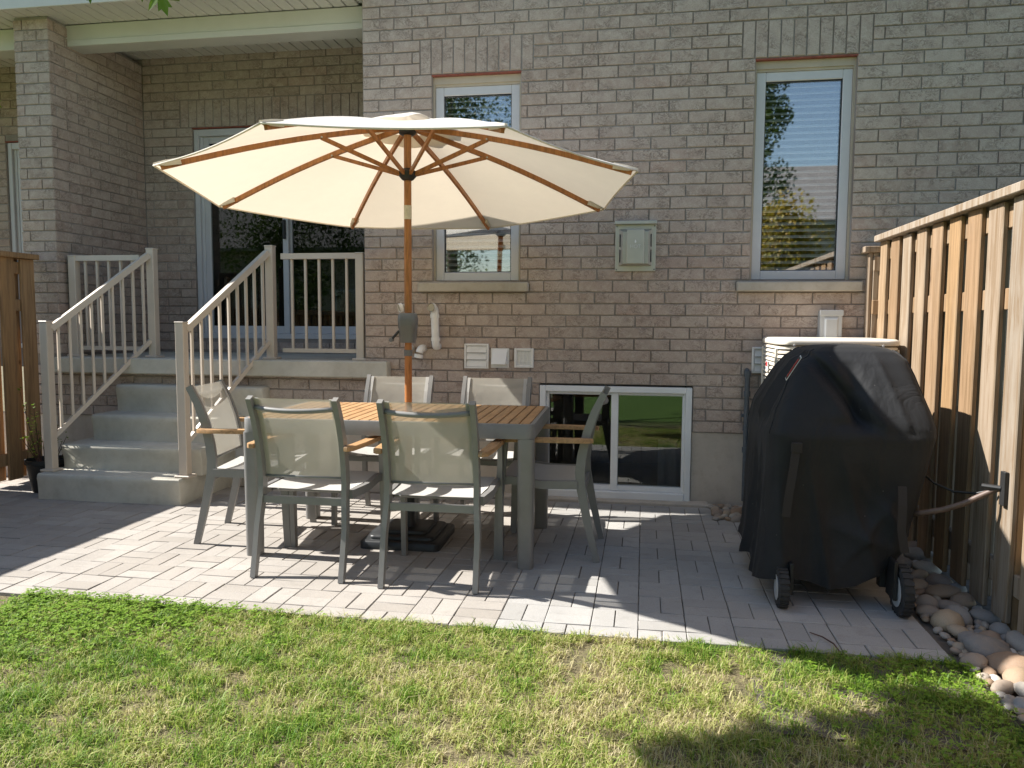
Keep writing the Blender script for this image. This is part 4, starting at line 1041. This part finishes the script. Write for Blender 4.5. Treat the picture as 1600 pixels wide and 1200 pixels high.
# ---------------------------------------------------------------- grass
def grass():
    N = 230000
    X = rng.uniform(-2.75, 1.75, N); Y = -2.366 - 1.45*rng.random(N)**1.15
    keep = np.ones(N, bool)
    lim = -(Y+5.399)*.98-.25; keep &= (X > lim)
    keep &= ~((X > 1.19) & (Y > -2.80 + (X-1.19)*.2))
    # gaps between turf strips
    def gap(x0, y0, x1, y1, w):
        d = np.hypot(x1-x0, y1-y0); tt = np.clip(((X-x0)*(x1-x0)+(Y-y0)*(y1-y0))/d**2, 0, 1)
        return np.hypot(X-x0-tt*(x1-x0), Y-y0-tt*(y1-y0)) < w*(.6+.6*np.sin(X*60+Y*43)**2)
    for g in ((-.19, -2.43, -.235, -2.78, .022), (.115, -2.55, .105, -2.70, .024), (.12, -2.59, .25, -2.62, .018), (.35, -2.42, .36, -2.75, .02), (-.46, -2.42, -.49, -2.62, .014)): keep &= ~gap(*g)
    X, Y = X[keep], Y[keep]; N = len(X)
    def vn(cell, seed):
        g = np.random.default_rng(seed).random((400, 400)); u = (X+6)/cell; v = (Y+6)/cell
        i = u.astype(int) % 399; j = v.astype(int) % 399; fu = u-np.floor(u); fv = v-np.floor(v); fu = fu*fu*(3-2*fu); fv = fv*fv*(3-2*fv)
        return (g[i, j]*(1-fu)+g[i+1, j]*fu)*(1-fv) + (g[i, j+1]*(1-fu)+g[i+1, j+1]*fu)*fv
    dry = .34 + .45*(vn(.45, 1)-.5) + .45*(vn(.16, 2)-.5) + .5*(vn(.06, 3)-.5) + .4*(vn(.025, 4)-.5)
    dry += np.clip((X+1.7)*.16, -.4, .12) - .35*np.clip((X-.75)*1.6, 0, 1)
    cl = .6*vn(.05, 7)+.4*vn(.02, 8); thin = rng.random(N) < np.clip(1.9*(cl-.16), .12, 1)*(1-np.clip((dry-.62)*.9, 0, .5)); CL = cl[thin]
    X, Y, dry = X[thin], Y[thin], dry[thin]; N = len(X)
    edge = np.clip((Y+2.52)/.15, 0, 1)
    L = rng.uniform(.009, .038, N)*(.55+.9*CL)*(1.1-.3*np.clip(dry, 0, 1)) + .022*(rng.random(N) > .965)
    a = rng.uniform(0, 2*PI, N); lean = (rng.uniform(.2, 1.2, N) + 1.1*(rng.random(N) > .72))*L
    w = rng.uniform(.0008, .0019, N)*(1+.6*(rng.random(N) > .92))
    dx, dy = np.cos(a), np.sin(a); sx, sy = -dy*w, dx*w
    z0 = -.018
    V = np.zeros((N, 5, 3))
    V[:, 0] = np.stack([X-sx, Y-sy, np.full(N, z0)], -1); V[:, 1] = np.stack([X+sx, Y+sy, np.full(N, z0)], -1)
    mx, my, mz = X+dx*lean*.35, Y+dy*lean*.35, z0+L*.68
    V[:, 2] = np.stack([mx+sx*.8, my+sy*.8, mz], -1); V[:, 3] = np.stack([mx-sx*.8, my-sy*.8, mz], -1)
    V[:, 4] = np.stack([X+dx*lean, Y+dy*lean, z0+L*(1.05-.35*lean/L*.6)], -1)
    me = bpy.data.meshes.new('grass'); me.vertices.add(N*5); me.vertices.foreach_set('co', V.ravel())
    base = np.arange(N)[:, None]*5
    loops = np.concatenate([base+np.array([0, 1, 2, 3]), base+np.array([3, 2, 4])], 1).ravel()
    me.loops.add(N*7); me.loops.foreach_set('vertex_index', loops)
    st_ = (np.arange(N)[:, None]*7 + np.array([0, 4])).ravel(); me.polygons.add(N*2); me.polygons.foreach_set('loop_start', st_)
    at_ = me.attributes.new('dry', 'FLOAT', 'POINT'); at_.data.foreach_set('value', np.repeat(dry, 5).astype('f'))
    me.update(calc_edges=True); me.materials.append(M['grass'])
    o = bpy.data.objects.new('grass', me); COL.objects.link(o); tag(o, 'short patchy lawn grass, green on the left and dry in the middle', 'grass', kind='stuff')
grass()
def clover():
    m = MB(); r = random.Random(11)
    def plant(x, y, s, z):
        a0 = r.uniform(0, 6.3)
        for k in range(3):
            a = a0 + k*2*PI/3; d = Vector((math.cos(a), math.sin(a), r.uniform(-.1, .35))); sd = Vector((-math.sin(a), math.cos(a), r.uniform(-.2, .2)))
            c = Vector((x, y, z)); m.add([c, c+d*s*.45+sd*s*.42, c+d*s*.95+sd*s*.30, c+d*s*.9, c+d*s*.95-sd*s*.30, c+d*s*.45-sd*s*.42], [(0, 1, 2, 3), (0, 3, 4, 5)])
    n = 0
    while n < 2300:
        x = -2.75 + 1.6*r.random(); y = -2.37 - .9*r.random()**1.6
        if r.random() > math.exp(-max(0, (x+2.35)/.55)**2 - max(0, (-y-2.55)/.35)**2): continue
        plant(x, y, r.uniform(.007, .013), r.uniform(.0, .03)); n += 1
    n = 0
    while n < 1500:
        x = .35+1.3*r.random(); y = -2.4-.85*r.random()
        if r.random() > max(.04, min(1, (x-.55)/.55)) or (x > 1.19 and y > -2.8): continue
        plant(x, y, r.uniform(.006, .013), r.uniform(-.005, .03)); n += 1
    tag(m.build('clover', M['clover']), 'bright green clover and weeds growing through the lawn at both ends', 'clover', kind='stuff')
clover()
tag(MB().tube([onZ(1265, 988, .006), onZ(1285, 995, .009), onZ(1303, 1006, .012), onZ(1315, 1022, .006)], [.002, .0028, .003, .0022], 6).build('twig', M['twig']), 'thin curved twig lying on the paving at the lawn edge', 'twig')

# ---------------------------------------------------------------- trees
def maple_leaf(s):
    pts = []
    lob = [(0, 1.0), (40, .78), (78, .62), (120, .45)]
    half = [(0, 1.0), (9, .72), (17, .78), (20, .48), (34, .66), (41, .80), (47, .60), (58, .34), (70, .50), (80, .58), (88, .42), (105, .22), (125, .36), (140, .22), (172, .14)]
    for a, r_ in half: pts.append((r_*math.sin(R(a)), r_*math.cos(R(a))))
    for a, r_ in half[:0:-1]: pts.append((-r_*math.sin(R(a)), r_*math.cos(R(a))))
    return [(x*s, y*s) for x, y in pts]
def put_leaf(m, c, s, nrm, spin, r, tip=None):
    n = Vector(nrm).normalized(); u = n.cross(Vector((.3, .2, 1))).normalized(); v = n.cross(u)
    if tip is not None: v = Vector(tip); v = (v - n*v.dot(n)).normalized(); u = v.cross(n); spin = 0
    ca, sa = math.cos(spin), math.sin(spin); pts = maple_leaf(s)
    vs = [Vector(c) - n*.0] + [Vector(c) + (u*(x*ca-y*sa)+v*(x*sa+y*ca)) - n*(.25*(x*x+y*y)/s)*r for x, y in pts]
    k = len(pts); m.add(vs, [(0, 1+i, 1+(i+1) % k) for i in range(k)])
mt = thing('maple_tree', 'maple tree whose leaves hang into the top left corner', 'tree', (-3.3, -4.5, 0))
O = Vector(mt.location)
tr = MB().tube([(0, 0, -.05), (.02, .02, .6), (-.03, .03, 1.3), (.0, .0, 2.1), (.05, .05, 3.0), (.02, .0, 3.9)], [.11, .085, .075, .065, .045, .015], 12).build('trunk', M['bark'], mt, smooth=True)
bm_ = MB(); br = [[(0, 0, 2.0), (.5, .45, 2.35), (1.0, .95, 2.55), (1.45, 1.25, 2.6)], [(0, 0, 2.2), (.7, .25, 2.7), (1.3, .5, 2.95)], [(0, 0, 2.6), (-.6, .1, 3.0), (-1.0, .0, 3.2)], [(.02, 0, 2.7), (.3, -.6, 3.2), (.4, -1.0, 3.4)], [(.5, .45, 2.35), (.95, .5, 2.45), (1.4, .75, 2.5), (1.75, .95, 2.45)]]
for b in br: bm_.tube(b, [.03, .022, .014, .006][:len(b)], 8)
bm_.build('branches', M['bark'], mt, smooth=True)
lm = MB(); r = random.Random(21)
for b in br:
    for k in range(75):
        s_ = r.random()**.6; i_ = min(int(s_*(len(b)-1)), len(b)-2); f_ = s_*(len(b)-1)-i_
        q = Vector(b[i_]).lerp(Vector(b[i_+1]), f_) + Vector((r.gauss(0, .18), r.gauss(0, .18), r.gauss(.05, .12)))
        w = q+O
        d = np.array(w)-CAM; z = d @ FW
        if z > .1:
            v_ = 600-FPX*(d @ UP)/z; u_ = 800+FPX*(d @ RT)/z
            if v_ > -75 and -90 < u_ < 1700: continue
        put_leaf(lm, q, r.uniform(.045, .075), (r.gauss(0, .5), r.gauss(0, .5), 1), r.uniform(0, 6.3), r.uniform(.2, 1))
# clusters that throw the leaf shade onto the lawn at lower right
for (gx, gy, z, n_, sp) in ((.20, -3.20, 2.45, 9, .07), (.36, -3.18, 2.5, 8, .08), (.45, -3.05, 2.6, 7, .06), (.62, -3.16, 2.5, 10, .08), (.72, -2.94, 2.7, 6, .06), (.88, -3.08, 2.6, 12, .09), (1.0, -2.90, 2.8, 10, .08), (.98, -2.72, 2.9, 6, .06), (1.15, -3.08, 2.7, 16, .11), (1.22, -2.84, 2.8, 12, .09), (1.38, -2.95, 2.8, 14, .1), (1.3, -3.15, 2.7, 12, .1), (.55, -3.3, 2.45, 10, .1)):
    k_ = 1/math.tan(SUN_EL); base = Vector((gx-z*k_*math.cos(SUN_AZ), gy-z*k_*math.sin(SUN_AZ), z))
    for _ in range(n_*9):
        q = base + Vector((r.gauss(0, sp), r.gauss(0, sp*.7), r.gauss(0, .05)))
        put_leaf(lm, q-O, r.uniform(.055, .095), (r.gauss(-.4, .4), r.gauss(0, .4), 1), r.uniform(0, 6.3), r.uniform(.2, 1))
# the few leaves seen at the top edge
for (px, py, d, s, tip) in ((248, -16, 2.1, .085, (.35, .1, -1)), (262, -30, 2.15, .075, (-.5, 0, -1)), (222, -14, 2.2, .036, (.1, 0, -1)), (140, -16, 2.1, .044, (.15, 0, -1)), (118, -22, 2.1, .045, (-.3, 0, -1)), (-14, 160, 2.2, .035, (1, 0, -.4)), (366, -20, 2.2, .035, (.2, 0, -1)), (72, -16, 2.2, .03, (-.3, 0, -1))):
    put_leaf(lm, Vector(at(px, py, d))-O, s, (.15, -.9, .35), 0, .5, tip)
tag(lm.build('foliage', M['maple'], mt), kind='stuff')

def back_tree(label, loc, h, rad, mat, n, seed, name='garden_tree'):
    t = thing(name, label, 'tree', loc, 0, 'trees mirrored in the windows'); r = random.Random(seed)
    MB().tube([(0, 0, -.1), (.05, 0, h*.3), (.0, .05, h*.6), (.03, 0, h*.92)], [h*.022, h*.018, h*.012, .01], 10).build('trunk', M['bark'], t, smooth=True)
    m = MB(); cl = [(Vector((r.gauss(0, rad*.42), r.gauss(0, rad*.42), h*r.uniform(.28, .98))), rad*r.uniform(.25, .5)) for _ in range(22)]
    for _ in range(n):
        c, s = r.choice(cl); k = (1-abs(c.z/h-.5)*.9); d = Vector((r.gauss(0, 1), r.gauss(0, 1), r.gauss(0, .9))).normalized()*s*r.random()**.4
        q = Vector((c.x*k, c.y*k, c.z))+d; w = r.uniform(.05, .10); u = Vector((r.gauss(0, 1), r.gauss(0, 1), r.gauss(0, 1))).normalized(); v = u.orthogonal().normalized()*w*.5
        m.add([q, q+u*w*.5+v, q+u*w, q+u*w*.5-v], [(0, 1, 2, 3)])
    tag(m.build('crown', mat, t), kind='stuff')
back_tree('tall slender green tree mirrored in the right window', (2.35, -14.5, 0), 7.6, 1.5, M['tree_leaf'], 11000, 1)
back_tree('yellow autumn bush mirrored low in the right window', (2.9, -12.2, 0), 3.9, 1.3, M['autumn'], 7000, 2)
back_tree('leafy tree mirrored in the window behind the umbrella', (-5.2, -15, 0), 8.5, 2.4, M['tree_leaf'], 12000, 3)
back_tree('bushy green tree mirrored in the patio door', (-9.5, -12, 0), 5.0, 1.9, M['tree_leaf'], 10000, 4)
back_tree('green tree farther along the garden mirrored in the glass', (-1.9, -17, 0), 7.0, 2.0, M['tree_leaf'], 9000, 5)
def far_house(label, x0, x1, y, ez, rz_, seed):
    t = thing('neighbour_house', label, 'house', ((x0+x1)/2, y, 0)); w = (x1-x0)/2
    bx('wall', M['siding'], t, -w, w, -6, 0, -.1, ez, 0)
    d = 3.4
    MB().add([(-w-.4, .45, ez-.1), (w+.4, .45, ez-.1), (w+.4, -3, rz_), (-w-.4, -3, rz_), (-w-.4, -6.45, ez-.1), (w+.4, -6.45, ez-.1), (-w-.4, .45, ez-.22), (w+.4, .45, ez-.22), (-w-.4, -6.45, ez-.22), (w+.4, -6.45, ez-.22)],
             [(0, 1, 2, 3), (3, 2, 5, 4), (6, 7, 1, 0), (0, 3, 4, 8, 6), (1, 7, 9, 5, 2), (4, 5, 9, 8), (6, 8, 9, 7)]).build('roof', M['shingle'], t)
    for k in range(4):
        x = -w + (k+.5)*2*w/4
        wi = bx('window', M['vinyl'], t, x-.5, x+.5, -.02, .05, 1.0, 2.4, .01); MB().box(x-.42, x+.42, .051, .056, 1.08, 2.32).build('pane', M['low_glass'], wi)
far_house('neighbour house with grey shingle roof mirrored in the right window', 4.1, 14, -19, 4.4, 6.5, 1)
far_house('neighbour house with grey shingle roof mirrored in the patio door', -22, -9, -19, 4.0, 6.8, 2)
